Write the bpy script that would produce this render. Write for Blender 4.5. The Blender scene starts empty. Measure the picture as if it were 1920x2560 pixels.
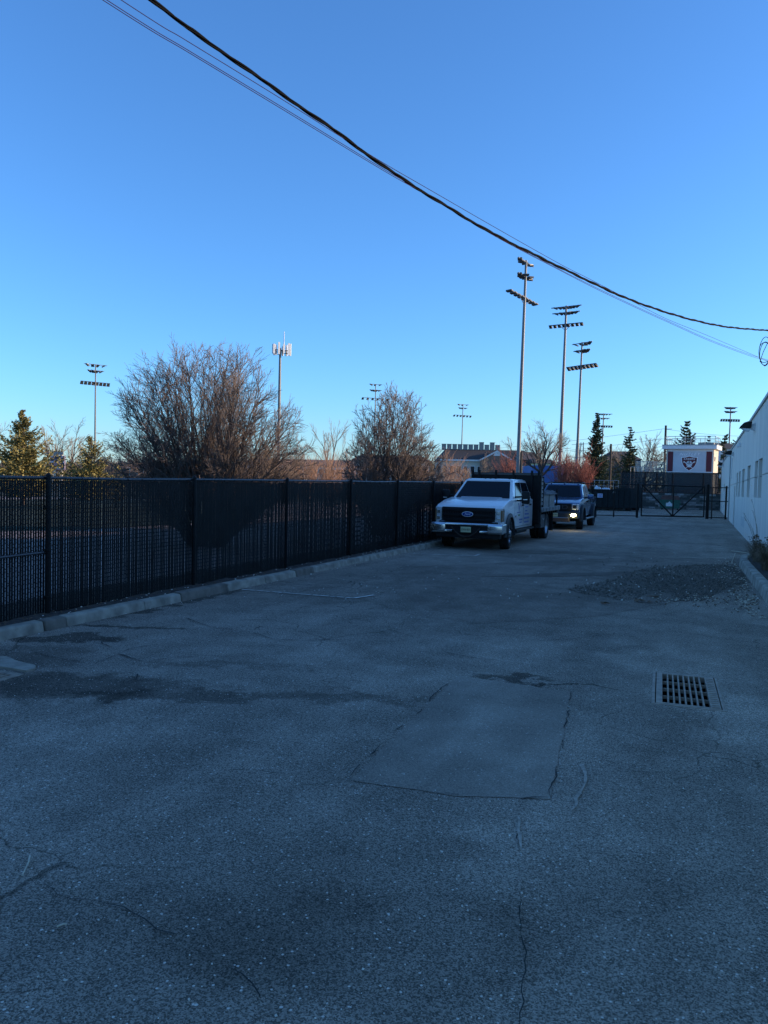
import bpy, bmesh, math, random
from mathutils import Vector, Matrix
R = math.radians
random.seed(7)
S = bpy.context.scene
COL = S.collection

# ---------------------------------------------------------------- camera
F = 1924.0                       # focal length in photo pixels (1920 wide)
TH, PITCH, ROLL, CH = R(22.3), math.atan(76 / F), R(1.3), 1.88
CAM = Vector((0, 0, CH))
r0 = Vector((math.cos(TH), math.sin(TH), 0)); fh = Vector((-math.sin(TH), math.cos(TH), 0)); zz = Vector((0, 0, 1))
FW = fh * math.cos(PITCH) - zz * math.sin(PITCH)
u0 = r0.cross(FW)
RT = r0 * math.cos(ROLL) + u0 * math.sin(ROLL)
UP = u0 * math.cos(ROLL) - r0 * math.sin(ROLL)
cd = bpy.data.cameras.new('camera'); cam = bpy.data.objects.new('camera', cd); COL.objects.link(cam)
cam.matrix_world = Matrix(((RT.x, UP.x, -FW.x, 0), (RT.y, UP.y, -FW.y, 0), (RT.z, UP.z, -FW.z, CH), (0, 0, 0, 1)))
cd.sensor_fit = 'HORIZONTAL'; cd.sensor_width = 36; cd.lens = 36 * F / 1920; cd.clip_start = .1; cd.clip_end = 8000
S.camera = cam
S.render.resolution_x, S.render.resolution_y = 768, 1024

# ---------------------------------------------------------------- sky, sun, exposure
SUN_AZ, SUN_EL = R(26), R(12)     # azimuth: degrees from +X towards +Y
w = bpy.data.worlds.new('World'); S.world = w; w.use_nodes = True
nt = w.node_tree; bg = nt.nodes['Background']
sk = nt.nodes.new('ShaderNodeTexSky'); sk.sky_type = 'NISHITA'; sk.sun_disc = False
sk.sun_elevation = SUN_EL; sk.sun_rotation = R(90) - SUN_AZ
sk.altitude = 0; sk.air_density = 1.0; sk.dust_density = 0.45; sk.ozone_density = 6.7
nt.links.new(sk.outputs[0], bg.inputs[0]); bg.inputs[1].default_value = 0.15
sd = bpy.data.lights.new('sun', 'SUN'); so = bpy.data.objects.new('sun', sd); COL.objects.link(so)
sd.energy = 3.0; sd.angle = R(.5); sd.color = (1, .76, .5)
sv = Vector((math.cos(SUN_AZ) * math.cos(SUN_EL), math.sin(SUN_AZ) * math.cos(SUN_EL), math.sin(SUN_EL)))
so.rotation_euler = sv.to_track_quat('Z', 'Y').to_euler()
vs = S.view_settings; vs.view_transform = 'Standard'; vs.look = 'None'; vs.gamma = 1; vs.use_curve_mapping = False
vs.exposure = 1.18

# ---------------------------------------------------------------- measuring helpers (photo pixel -> place)
def ray(px, py): return RT * ((px - 960) / F) + UP * ((1280 - py) / F) + FW
def G(px, py, z=0.0):
    d = ray(px, py); return CAM + d * ((z - CH) / d.z)
def at(px, py, Z): return CAM + ray(px, py) * Z
def onX(px, py, X):
    d = ray(px, py); return CAM + d * (X / d.x)
def hz(px): return 1204 + .0227 * (px - 960)
def V(px, Z):
    p = at(px, hz(px), Z); return Vector((p.x, p.y, 0))
def H(px, py, Z): return at(px, py, Z).z

# ---------------------------------------------------------------- object helpers
def tag(o, label=None, cat=None, group=None, kind=None):
    if label: o['label'] = label
    if cat: o['category'] = cat
    if group: o['group'] = group
    if kind: o['kind'] = kind
    return o
def thing(name, label, cat, loc=(0, 0, 0), rz=0, group=None, kind=None):
    o = bpy.data.objects.new(name, None); COL.objects.link(o); o.location = loc; o.rotation_euler = (0, 0, rz)
    o.empty_display_size = .2
    return tag(o, label, cat, group, kind)
def copy_tree(o, parent=None):
    c = o.copy(); COL.objects.link(c)
    if parent: c.parent = parent
    for ch in o.children: copy_tree(ch, c)
    return c
class MB:
    def __init__(s): s.v, s.f, s.m = [], [], []
    def add(s, vs, fs, mi=0):
        n = len(s.v); s.v += [tuple(v) for v in vs]; s.f += [tuple(i + n for i in f) for f in fs]; s.m += [mi] * len(fs); return s
    def hexa(s, p, mi=0):        # p: 4 bottom ccw, 4 top ccw
        return s.add(p, [(3, 2, 1, 0), (4, 5, 6, 7), (0, 1, 5, 4), (1, 2, 6, 5), (2, 3, 7, 6), (3, 0, 4, 7)], mi)
    def box(s, x0, x1, y0, y1, z0, z1, mi=0):
        return s.hexa([(x0, y0, z0), (x1, y0, z0), (x1, y1, z0), (x0, y1, z0), (x0, y0, z1), (x1, y0, z1), (x1, y1, z1), (x0, y1, z1)], mi)
    def obox(s, M, sx, sy, sz, mi=0):
        return s.hexa([M @ Vector((x * sx / 2, y * sy / 2, z * sz / 2)) for z in (-1, 1) for x, y in ((-1, -1), (1, -1), (1, 1), (-1, 1))], mi)
    def tube(s, p0, p1, r0_, r1_=None, n=8, cap=True, mi=0):
        p0, p1 = Vector(p0), Vector(p1); r1_ = r0_ if r1_ is None else r1_
        d = (p1 - p0); 
        if d.length < 1e-6: return s
        d.normalize(); a = d.orthogonal().normalized(); b = d.cross(a)
        vs = [p + (a * math.cos(6.28318 * i / n) + b * math.sin(6.28318 * i / n)) * r for p, r in ((p0, r0_), (p1, r1_)) for i in range(n)]
        fs = [(i, (i + 1) % n, n + (i + 1) % n, n + i) for i in range(n)]
        if cap: fs += [tuple(range(n - 1, -1, -1)), tuple(range(n, 2 * n))]
        return s.add(vs, fs, mi)
    def path(s, pts, rad, n=6, mi=0):
        pts = [Vector(p) for p in pts]; N = len(pts)
        rads = rad if isinstance(rad, (list, tuple)) else [rad] * N
        vs, fs = [], []; a = None
        for i, p in enumerate(pts):
            d = (pts[min(i + 1, N - 1)] - pts[max(i - 1, 0)]).normalized()
            a = d.orthogonal().normalized() if a is None else (a - d * a.dot(d)).normalized()
            b = d.cross(a)
            vs += [p + (a * math.cos(6.28318 * k / n) + b * math.sin(6.28318 * k / n)) * rads[i] for k in range(n)]
        for i in range(N - 1):
            fs += [(i * n + k, i * n + (k + 1) % n, (i + 1) * n + (k + 1) % n, (i + 1) * n + k) for k in range(n)]
        fs += [tuple(range(n - 1, -1, -1)), tuple((N - 1) * n + k for k in range(n))]
        return s.add(vs, fs, mi)
    def prism(s, prof, x0, x1, mi=0, ax='x'):   # prof in (y,z), extruded along x (or (x,z) along y, or (x,y) along z)
        n = len(prof)
        mk = {'x': lambda a, b, t: (t, a, b), 'y': lambda a, b, t: (a, t, b), 'z': lambda a, b, t: (a, b, t)}[ax]
        vs = [mk(a, b, t) for t in (x0, x1) for a, b in prof]
        fs = [tuple(range(n - 1, -1, -1)), tuple(range(n, 2 * n))] + [(i, (i + 1) % n, n + (i + 1) % n, n + i) for i in range(n)]
        return s.add(vs, fs, mi)
    def slab(s, p, t, mi=0):     # 4 corner points, thickness vector t
        t = Vector(t); p = [Vector(q) for q in p]
        return s.hexa(p + [q + t for q in p], mi)
    def build(s, name, mat, parent=None, bevel=0, smooth=False, loc=None, seg=2):
        me = bpy.data.meshes.new(name); me.from_pydata(s.v, [], s.f)
        for mm in (mat if isinstance(mat, (list, tuple)) else [mat]): me.materials.append(mm)
        if any(s.m): me.polygons.foreach_set('material_index', s.m)
        bm = bmesh.new(); bm.from_mesh(me)
        bmesh.ops.recalc_face_normals(bm, faces=bm.faces)
        if bevel:
            es = [e for e in bm.edges if len(e.link_faces) == 2 and e.calc_face_angle(0) > .35]
            bmesh.ops.bevel(bm, geom=es, offset=bevel, segments=seg, profile=.5, affect='EDGES', clamp_overlap=True)
        bm.to_mesh(me); bm.free()
        if smooth:
            me.polygons.foreach_set('use_smooth', [True] * len(me.polygons))
            if hasattr(me, 'set_sharp_from_angle'): me.set_sharp_from_angle(angle=R(40))
        o = bpy.data.objects.new(name, me); COL.objects.link(o)
        if parent: o.parent = parent
        if loc: o.location = loc
        return o
def share(o, parent=None, loc=None, rot=None, scale=None, mat=None):
    c = o.copy(); COL.objects.link(c)
    c.parent = parent
    if loc is not None: c.location = loc
    if rot is not None: c.rotation_euler = rot
    if scale is not None: c.scale = scale
    if mat: 
        c.material_slots[0].link = 'OBJECT'; c.material_slots[0].material = mat
    return c
def text(s, name, size, mat, M, parent=None, ext=.003, shear=0, align='CENTER', space=1.0, sx=1.0):
    cu = bpy.data.curves.new(name, 'FONT'); cu.body = s; cu.size = size; cu.extrude = ext; cu.align_x = align; cu.align_y = 'CENTER'
    cu.shear = shear; cu.space_character = space; cu.resolution_u = 3
    t = bpy.data.objects.new(name, cu); me = bpy.data.meshes.new_from_object(t)
    bpy.data.objects.remove(t); bpy.data.curves.remove(cu)
    me.transform(Matrix.Diagonal((sx, 1, 1, 1))); me.materials.clear(); me.materials.append(mat); me.name = name
    o = bpy.data.objects.new(name, me); COL.objects.link(o); o.parent = parent; o.matrix_local = M
    return o
def face_mat(origin, xdir, updir):
    x = Vector(xdir).normalized(); y = Vector(updir).normalized(); z = x.cross(y)
    return Matrix(((x.x, y.x, z.x, origin[0]), (x.y, y.y, z.y, origin[1]), (x.z, y.z, z.z, origin[2]), (0, 0, 0, 1)))

# ---------------------------------------------------------------- materials
def M(name, c, rough=.6, metal=0, var=0, scale=6, bump=0, bscale=40, c2=None, spec=.5, coat=0, stretch=None):
    m = bpy.data.materials.new(name); m.use_nodes = True; n = m.node_tree; b = n.nodes['Principled BSDF']
    c = tuple(c) if not isinstance(c, (int, float)) else (c, c, c)
    b.inputs['Base Color'].default_value = (*c, 1); b.inputs['Roughness'].default_value = rough; b.inputs['Metallic'].default_value = metal
    b.inputs['Specular IOR Level'].default_value = spec; b.inputs['Coat Weight'].default_value = coat
    tc = n.nodes.new('ShaderNodeTexCoord')
    src = tc.outputs['Object']
    if stretch:
        mp = n.nodes.new('ShaderNodeMapping'); mp.inputs['Scale'].default_value = stretch; n.links.new(src, mp.inputs[0]); src = mp.outputs[0]
    if var or c2:
        no = n.nodes.new('ShaderNodeTexNoise'); no.inputs['Scale'].default_value = scale; no.inputs['Detail'].default_value = 5
        n.links.new(src, no.inputs['Vector'])
        cr = n.nodes.new('ShaderNodeValToRGB'); cr.color_ramp.elements[0].position = .33; cr.color_ramp.elements[1].position = .67
        ca = tuple(x * (1 - var) for x in c); cb = tuple(min(1, x * (1 + var)) for x in (c2 or c))
        cr.color_ramp.elements[0].color = (*ca, 1); cr.color_ramp.elements[1].color = (*cb, 1)
        n.links.new(no.outputs[0], cr.inputs[0]); n.links.new(cr.outputs[0], b.inputs['Base Color'])
    if bump:
        nb = n.nodes.new('ShaderNodeTexNoise'); nb.inputs['Scale'].default_value = bscale; nb.inputs['Detail'].default_value = 4
        n.links.new(src, nb.inputs['Vector'])
        bp = n.nodes.new('ShaderNodeBump'); bp.inputs['Strength'].default_value = bump; bp.inputs['Distance'].default_value = .02
        n.links.new(nb.outputs[0], bp.inputs['Height']); n.links.new(bp.outputs[0], b.inputs['Normal'])
    return m
def emis(name, c, s):
    m = M(name, c, .3); b = m.node_tree.nodes['Principled BSDF']
    b.inputs['Emission Color'].default_value = (*c, 1); b.inputs['Emission Strength'].default_value = s; return m
mt = {}
mt['black'] = M('black_coated_metal', .007, .6, var=.3, scale=9, spec=.25)
mt['slat'] = M('black_slat', (.009, .011, .011), .6, var=.4, scale=3, spec=.25)
mt['rail'] = M('black_rail_paint', (.03, .034, .038), .38, var=.2)
mt['kerb'] = M('kerb_concrete', (.34, .30, .235), .9, var=.35, scale=5, bump=.5, bscale=60)
mt['kerbdirt'] = M('kerb_concrete_stained', (.19, .16, .125), .9, var=.3, scale=5, bump=.5, bscale=60)
mt['soil'] = M('soil', (.07, .05, .038), .95, var=.45, scale=14, bump=1, bscale=30)
mt['wall'] = M('painted_stucco', (.78, .71, .61), .85, var=.10, scale=1.4, bump=.25, bscale=50, stretch=(1, 1, .12))
mt['coping'] = M('coping_metal', (.30, .32, .32), .5, var=.1)
mt['glass'] = M('dark_glass', (.006, .008, .011), .08, spec=.28)
mt['winglass'] = M('building_window_glass', (.045, .045, .045), .4, spec=.12)
mt['white'] = M('white_truck_paint', (.80, .79, .77), .28, coat=.6)
mt['blue'] = M('blue_grey_truck_paint', (.035, .085, .19), .2, metal=.35, coat=1)
mt['chrome'] = M('chrome', (.78, .79, .8), .22, 1)
mt['tyre'] = M('tyre_rubber', .014, .8, var=.2, bump=.3)
mt['rim'] = M('aluminium_rim', (.45, .46, .48), .3, .9)
mt['darkrim'] = M('dark_rim', (.03, .03, .032), .35, .6)
mt['trim'] = M('black_plastic_trim', .010, .6, spec=.3)
mt['flare'] = M('grey_flare', (.035, .04, .045), .55)
mt['lens'] = M('headlight_lens', (.72, .72, .72), .22, .35, spec=1)
mt['amber'] = M('amber_lens', (.5, .12, .01), .2)
mt['plate'] = M('license_plate', (.62, .60, .34), .5)
mt['ink'] = M('dark_ink', .03, .6)
mt['blueink'] = M('blue_print', (.10, .16, .38), .6)
mt['greenink'] = M('green_print', (.06, .22, .06), .6)
mt['emblem'] = M('blue_enamel', (.01, .04, .22), .2)
mt['bedgrey'] = M('galvanised_metal', (.22, .23, .24), .5, .5, var=.2)
mt['binw'] = M('weathered_crate', (.30, .29, .26), .8, var=.25, scale=8)
mt['tarp'] = M('dark_tarp', (.05, .05, .05), .7, var=.4, scale=10, bump=.5)
mt['pole'] = M('galvanised_pole', (.15, .16, .17), .5, .0, var=.08)
mt['flood'] = M('floodlight_body', (.045, .048, .05), .5, var=.1)
mt['floodglass'] = M('floodlight_glass', (.55, .55, .56), .15)
mt['woodpole'] = M('wood_pole', (.06, .045, .035), .9, var=.3)
mt['bark'] = M('grey_brown_bark', (.078, .058, .047), .9, var=.3, scale=20)
mt['twig'] = M('pinkish_twigs', (.150, .112, .092), .9, var=.3, scale=3)
mt['paletwig'] = M('pale_twigs', (.22, .17, .13), .9, var=.2, scale=3)
mt['redtwig'] = M('red_twigs', (.26, .085, .06), .9, var=.3, scale=3)
mt['tantwig'] = M('tan_brush_twigs', (.28, .16, .10), .9, var=.3, scale=3)
mt['needle'] = M('olive_needles', (.16, .145, .045), .8, var=.3, scale=1.6, c2=(.27, .22, .07))
mt['needled'] = M('dark_needles', (.055, .072, .036), .8, var=.35, scale=1.2, c2=(.09, .10, .045))
mt['drygrass'] = M('dry_grass', (.20, .14, .085), .9, var=.4, scale=9)
mt['rubble'] = M('loose_gravel', (.13, .112, .09), .95, var=.5, scale=30)
mt['pebble'] = M('pale_pebble', (.80, .74, .64), .9, var=.3, scale=30)
mt['leaf'] = M('dead_leaf', (.16, .10, .06), .9, var=.4, scale=30)
mt['stick'] = M('bleached_stick', (.62, .54, .40), .8, var=.15, scale=20)
mt['iron'] = M('worn_cast_iron', (.36, .28, .205), .6, .1, var=.25, scale=14, bump=.3, bscale=80)
mt['pit'] = M('drain_pit', .006, .9)
mt['paintline'] = M('worn_road_paint', (.58, .53, .45), .8, var=.35, scale=12)
mt['crack'] = M('crack_filling', (.035, .033, .03), .95, var=.4, scale=30)
mt['roofd'] = M('dark_shingle_roof', (.028, .026, .028), .9, var=.15)
mt['roofb'] = M('brown_roof', (.13, .085, .07), .9, var=.15)
mt['brick'] = M('distant_brick', (.24, .15, .11), .9, var=.2)
mt['cream'] = M('cream_wall', (.55, .48, .38), .85, var=.08)
mt['yellow'] = M('pale_yellow_siding', (.70, .62, .38), .8)
mt['bluebld'] = M('blue_metal_siding', (.05, .13, .34), .6, var=.1)
mt['wwall'] = M('white_siding', (.70, .70, .70), .7, var=.04)
mt['hvac'] = M('rooftop_unit', (.24, .24, .23), .6, .3, var=.1)
mt['maroon'] = M('maroon_panel', (.11, .015, .025), .7, var=.1)
mt['banner'] = M('white_banner', (.50, .53, .57), .7, var=.05, scale=2, bump=.3, bscale=4)
mt['bannerw'] = M('white_print', (.85, .85, .85), .7)
mt['stone'] = M('dark_block', (.055, .062, .058), .9, var=.3)
mt['stone2'] = M('mid_block', (.11, .115, .11), .9, var=.3)
mt['stone3'] = M('light_block', (.26, .26, .25), .9, var=.3)
mt['greenbin'] = M('green_bin_paint', (.015, .10, .07), .5, var=.2)
mt['rust'] = M('rusty_interior', (.10, .04, .025), .9, var=.4)
mt['darkbin'] = M('dark_container_paint', (.012, .018, .02), .8, var=.3, spec=.15)
mt['alu'] = M('aluminium_rail', (.42, .42, .41), .4, .4)
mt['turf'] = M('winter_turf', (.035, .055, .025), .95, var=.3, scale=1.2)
mt['track'] = M('pale_paving', (.40, .31, .27), .9, var=.2, scale=1)
mt['bag'] = M('white_bag', (.6, .62, .66), .6, bump=.5, bscale=6)
mt['purple'] = M('scoreboard_face', (.20, .16, .22), .6)
mt['navy'] = M('scoreboard_dark', (.02, .02, .03), .4)
mt['cable'] = M('black_cable', .006, .9, spec=.1)
mt['wire'] = M('grey_wire', (.045, .014, .035), .8, spec=.1)
mt['winwhite'] = M('white_window_trim', (.7, .7, .68), .6)

# windscreen mesh: open weave, one thread in four lets the view through
def screen_mat(name, c, opa):
    m = M(name, c, .9); n = m.node_tree; b = n.nodes['Principled BSDF']; o = n.nodes['Material Output']
    t = n.nodes.new('ShaderNodeBsdfTransparent'); mx = n.nodes.new('ShaderNodeMixShader'); mx.inputs[0].default_value = opa
    n.links.new(t.outputs[0], mx.inputs[1]); n.links.new(b.outputs[0], mx.inputs[2]); n.links.new(mx.outputs[0], o.inputs[0]); return m
mt['screen'] = screen_mat('dark_windscreen_mesh', (.03, .038, .042), .66)

# ---------------------------------------------------------------- asphalt shader with its own stains and wear
def asphalt(name, base, blobs=(), spk=1.0, grain=1.0):
    m = bpy.data.materials.new(name); m.use_nodes = True; n = m.node_tree; L = n.links.new; b = n.nodes['Principled BSDF']
    N = n.nodes.new
    tc = N('ShaderNodeTexCoord'); P = tc.outputs['Object']
    def noise(sc, det=4, dist=0, out='Fac'):
        x = N('ShaderNodeTexNoise'); x.inputs['Scale'].default_value = sc; x.inputs['Detail'].default_value = det; x.inputs['Distortion'].default_value = dist
        L(P, x.inputs['Vector']); return x.outputs[out]
    def math_(op, a, b_=None, c=None):
        x = N('ShaderNodeMath'); x.operation = op
        for i, q in enumerate((a, b_, c)):
            if q is None: continue
            if isinstance(q, (int, float)): x.inputs[i].default_value = q
            else: L(q, x.inputs[i])
        return x.outputs[0]
    def rng(v, a, b_, c, d):
        x = N('ShaderNodeMapRange'); x.interpolation_type = 'SMOOTHSTEP'; L(v, x.inputs[0])
        for i, q in enumerate((a, b_, c, d)): x.inputs[i + 1].default_value = q
        return x.outputs[0]
    val = rng(noise(.35, 6, .6), .3, .7, .82, 1.18)
    val = math_('MULTIPLY', val, rng(noise(2.2, 5, .3), .3, .7, .88, 1.12))
    val = math_('MULTIPLY', val, rng(noise(48, 2), .25, .75, 1 - .12 * grain, 1 + .12 * grain))
    mps = N('ShaderNodeMapping'); mps.inputs['Scale'].default_value = (2.2, .12, 1); L(P, mps.inputs[0])
    nst = N('ShaderNodeTexNoise'); nst.inputs['Scale'].default_value = 1; nst.inputs['Detail'].default_value = 6; L(mps.outputs[0], nst.inputs['Vector'])
    val = math_('MULTIPLY', val, rng(nst.outputs['Fac'], .35, .65, .93, 1.07))
    # fine crazing where the surface is tired
    wpn = N('ShaderNodeTexNoise'); wpn.inputs['Scale'].default_value = 3; wpn.inputs['Detail'].default_value = 5; L(P, wpn.inputs['Vector'])
    wpm = N('ShaderNodeVectorMath'); wpm.operation = 'MULTIPLY_ADD'; L(wpn.outputs['Color'], wpm.inputs[0]); wpm.inputs[1].default_value = (.35, .35, 0); L(P, wpm.inputs[2])
    for sc_, th_, a_, b_ in ((1.1, .010, .50, .60), (3.2, .013, .57, .66)):
        ve = N('ShaderNodeTexVoronoi'); ve.feature = 'DISTANCE_TO_EDGE'; ve.inputs['Scale'].default_value = sc_; L(wpm.outputs[0], ve.inputs['Vector'])
        msk = rng(noise(.22 + sc_ * .05, 3), a_, b_, 0, 1)
        ck = math_('MULTIPLY', rng(ve.outputs['Distance'], th_ * .3, th_, 1, 0), msk)
        val = math_('MULTIPLY', val, math_('SUBTRACT', 1, math_('MULTIPLY', ck, .5 * min(1, grain))))
    vo = N('ShaderNodeTexVoronoi'); vo.inputs['Scale'].default_value = 165; L(P, vo.inputs['Vector'])
    sp = N('ShaderNodeSeparateColor'); L(vo.outputs['Color'], sp.inputs[0])
    val = math_('MULTIPLY', val, rng(sp.outputs[0], 0, 1, 1 - .55 * grain, 1 + .62 * grain))
    # sparse pale aggregate
    v2 = N('ShaderNodeTexVoronoi'); v2.inputs['Scale'].default_value = 60; L(P, v2.inputs['Vector'])
    s2 = N('ShaderNodeSeparateColor'); L(v2.outputs['Color'], s2.inputs[0])
    st = math_('MULTIPLY', math_('GREATER_THAN', s2.outputs[1], .955), math_('LESS_THAN', v2.outputs['Distance'], .34))
    v3 = N('ShaderNodeTexVoronoi'); v3.inputs['Scale'].default_value = 17; L(P, v3.inputs['Vector'])
    s3 = N('ShaderNodeSeparateColor'); L(v3.outputs['Color'], s3.inputs[0])
    st3 = math_('MULTIPLY', math_('GREATER_THAN', s3.outputs[1], .92), math_('LESS_THAN', v3.outputs['Distance'], .12))
    # stains: ellipses with ragged edges
    wn = N('ShaderNodeTexNoise'); wn.inputs['Scale'].default_value = 2.2; wn.inputs['Detail'].default_value = 10; wn.inputs['Roughness'].default_value = .65; L(P, wn.inputs['Vector'])
    wv = N('ShaderNodeVectorMath'); wv.operation = 'SUBTRACT'; L(wn.outputs['Color'], wv.inputs[0]); wv.inputs[1].default_value = (.5, .5, .5)
    ws = N('ShaderNodeVectorMath'); ws.operation = 'SCALE'; L(wv.outputs[0], ws.inputs[0]); ws.inputs['Scale'].default_value = 1.25
    wp = N('ShaderNodeVectorMath'); wp.operation = 'ADD'; L(P, wp.inputs[0]); L(ws.outputs[0], wp.inputs[1])
    for (cx, cy, rx, ry, rot, k, soft) in blobs:
        mp = N('ShaderNodeMapping'); mp.vector_type = 'TEXTURE'; mp.inputs['Location'].default_value = (cx, cy, 0)
        mp.inputs['Rotation'].default_value = (0, 0, rot); mp.inputs['Scale'].default_value = (rx, ry, 1); L(wp.outputs[0], mp.inputs[0])
        sx = N('ShaderNodeSeparateXYZ'); L(mp.outputs[0], sx.inputs[0])
        d = math_('SQRT', math_('ADD', math_('MULTIPLY', sx.outputs[0], sx.outputs[0]), math_('MULTIPLY', sx.outputs[1], sx.outputs[1])))
        val = math_('MULTIPLY', val, rng(d, 1 - soft * .6, 1 + soft * .3, k, 1.0))
    cm = N('ShaderNodeVectorMath'); cm.operation = 'SCALE'; cm.inputs[0].default_value = base; L(val, cm.inputs['Scale'])
    mx = N('ShaderNodeMix'); mx.data_type = 'RGBA'; L(math_('MULTIPLY', math_('MAXIMUM', st, st3), .8 * spk), mx.inputs[0])
    L(cm.outputs[0], mx.inputs[6]); mx.inputs[7].default_value = (.85, .78, .66, 1)
    L(mx.outputs[2], b.inputs['Base Color']); b.inputs['Roughness'].default_value = .95; b.inputs['Specular IOR Level'].default_value = .06
    bp = N('ShaderNodeBump'); bp.inputs['Strength'].default_value = .38 * grain; bp.inputs['Distance'].default_value = .006
    L(math_('ADD', vo.outputs['Distance'], noise(110, 2)), bp.inputs['Height']); L(bp.outputs[0], b.inputs['Normal'])
    return m

# ================================================================ GROUND
def bl(px, py, rx, ry, rot, k, soft=.5):
    g = G(px, py); return (g.x, g.y, rx, ry, rot, k ** 1.7 if k < 1 else k ** 1.3, soft)
T = TH
BL = [bl(190, 1712, .95, .50, T, .60, .6), bl(430, 1738, .95, .22, T, .70, .6), bl(60, 1640, .7, .5, T, .78), bl(150, 1597, .75, .26, T, .55, .5),
      bl(300, 1566, .9, .10, T, .6, .5), bl(470, 1500, .22, 2.0, 0, .62, .5), bl(868, 1742, .8, .22, T, .75, .7), bl(560, 1665, 1.0, .12, T, .84, .6),
      bl(1300, 1690, .42, .16, T, .58, .6), bl(1400, 1712, .55, .06, T, .55, .5), bl(210, 1835, .7, .30, T, 1.20, .8), bl(1650, 1650, .9, .8, 0, 1.14, .9),
      bl(1880, 1790, .4, .9, 0, 1.25, .8), bl(1480, 1325, 2.2, 7, 0, 1.12, .6), bl(1560, 1625, .5, .3, T, .86, .7), bl(820, 1500, .6, .5, T, .86, .6),
      bl(1330, 1380, 2.0, .7, T, .82, .6), bl(700, 2200, 1.2, .8, 0, .90, .9), bl(1290, 2150, .3, .5, 0, 1.12, .8), bl(1250, 1620, 1.3, .7, T, 1.07, .8),
      bl(1620, 1850, .35, .5, 0, .90, .8), bl(1060, 1640, .8, .5, T, .92, .8), bl(1100, 1480, 4.0, 5.0, 0, .90, .8), bl(1350, 1420, 3.0, 9.0, 0, .92, .8), bl(500, 2350, 1.2, .5, .3, .88, .9), bl(1560, 2300, .8, .6, .3, .90, .9)]
ASPH = (.30, .25, .195)
mt['asphalt'] = asphalt('weathered_asphalt', ASPH, BL)
mt['patch'] = asphalt('smooth_asphalt_patch', (.315, .264, .208), [], .6, .45)
mt['farasph'] = asphalt('newer_asphalt', (.215, .177, .138), [], .8, .8)
mt['wet'] = asphalt('stained_asphalt', (.15, .124, .098), [], .3, .6)
mt['rubbled'] = asphalt('broken_asphalt', (.16, .135, .105), [], 2.5, 1.6)

def sheet(name, outer, holes, mat, z=0, parent=None, kind='structure'):
    bm = bmesh.new()
    es = []
    for loop in [outer] + list(holes):
        vs = [bm.verts.new((p[0], p[1], z)) for p in loop]
        es += [bm.edges.new((vs[i], vs[(i + 1) % len(vs)])) for i in range(len(vs))]
    bmesh.ops.triangle_fill(bm, edges=es, use_beauty=True)
    for f in bm.faces:
        if f.normal.z < 0: f.normal_flip()
    me = bpy.data.meshes.new(name); bm.to_mesh(me); bm.free(); me.materials.append(mat)
    o = bpy.data.objects.new(name, me); COL.objects.link(o); o.parent = parent
    if kind: o['kind'] = kind
    return o

# drain grates: frame rectangles (centre, half sizes, direction)
def rect_pts(c, ux, hx, hy):
    uy = Vector((-ux.y, ux.x, 0)); return [c + ux * (hx * a) + uy * (hy * b) for a, b in ((-1, -1), (1, -1), (1, 1), (-1, 1))]
ga, gb, gc, gd = G(1636, 1680), G(1796.5, 1695), G(1809.6, 1776), G(1625, 1762)
gR = (ga + gb + gc + gd) / 4; uR = Vector((math.cos(R(2.5)), math.sin(R(2.5)), 0))
hxR = ((gb - ga).length + (gc - gd).length) / 4; hyR = ((gd - ga).length + (gc - gb).length) / 4
k0 = G(60, 1686.5); gL = k0 + Vector((-.30, -.60, 0)); uL = Vector((1, 0, 0)); hxL, hyL = .30, .60
print('LEFT GRATE', [tuple(round(q, 2) for q in v) for v in (k0, G(0, 1672), G(0, 1701))])
LOT = [(-7.3, -30), (32, -30), (32, 76), (-7.3, 76)]
terr = sheet('ground', [(-3000, -3000), (3000, -3000), (3000, 3000), (-3000, 3000)], [LOT],
             M('dormant_grass_ground', (.085, .075, .05), .95, var=.35, scale=.6, c2=(.07, .08, .045)))
lot = sheet('asphalt_lot', LOT, [rect_pts(gR, uR, hxR, hyR), rect_pts(gL, uL, hxL, hyL)], mt['asphalt'])

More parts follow.
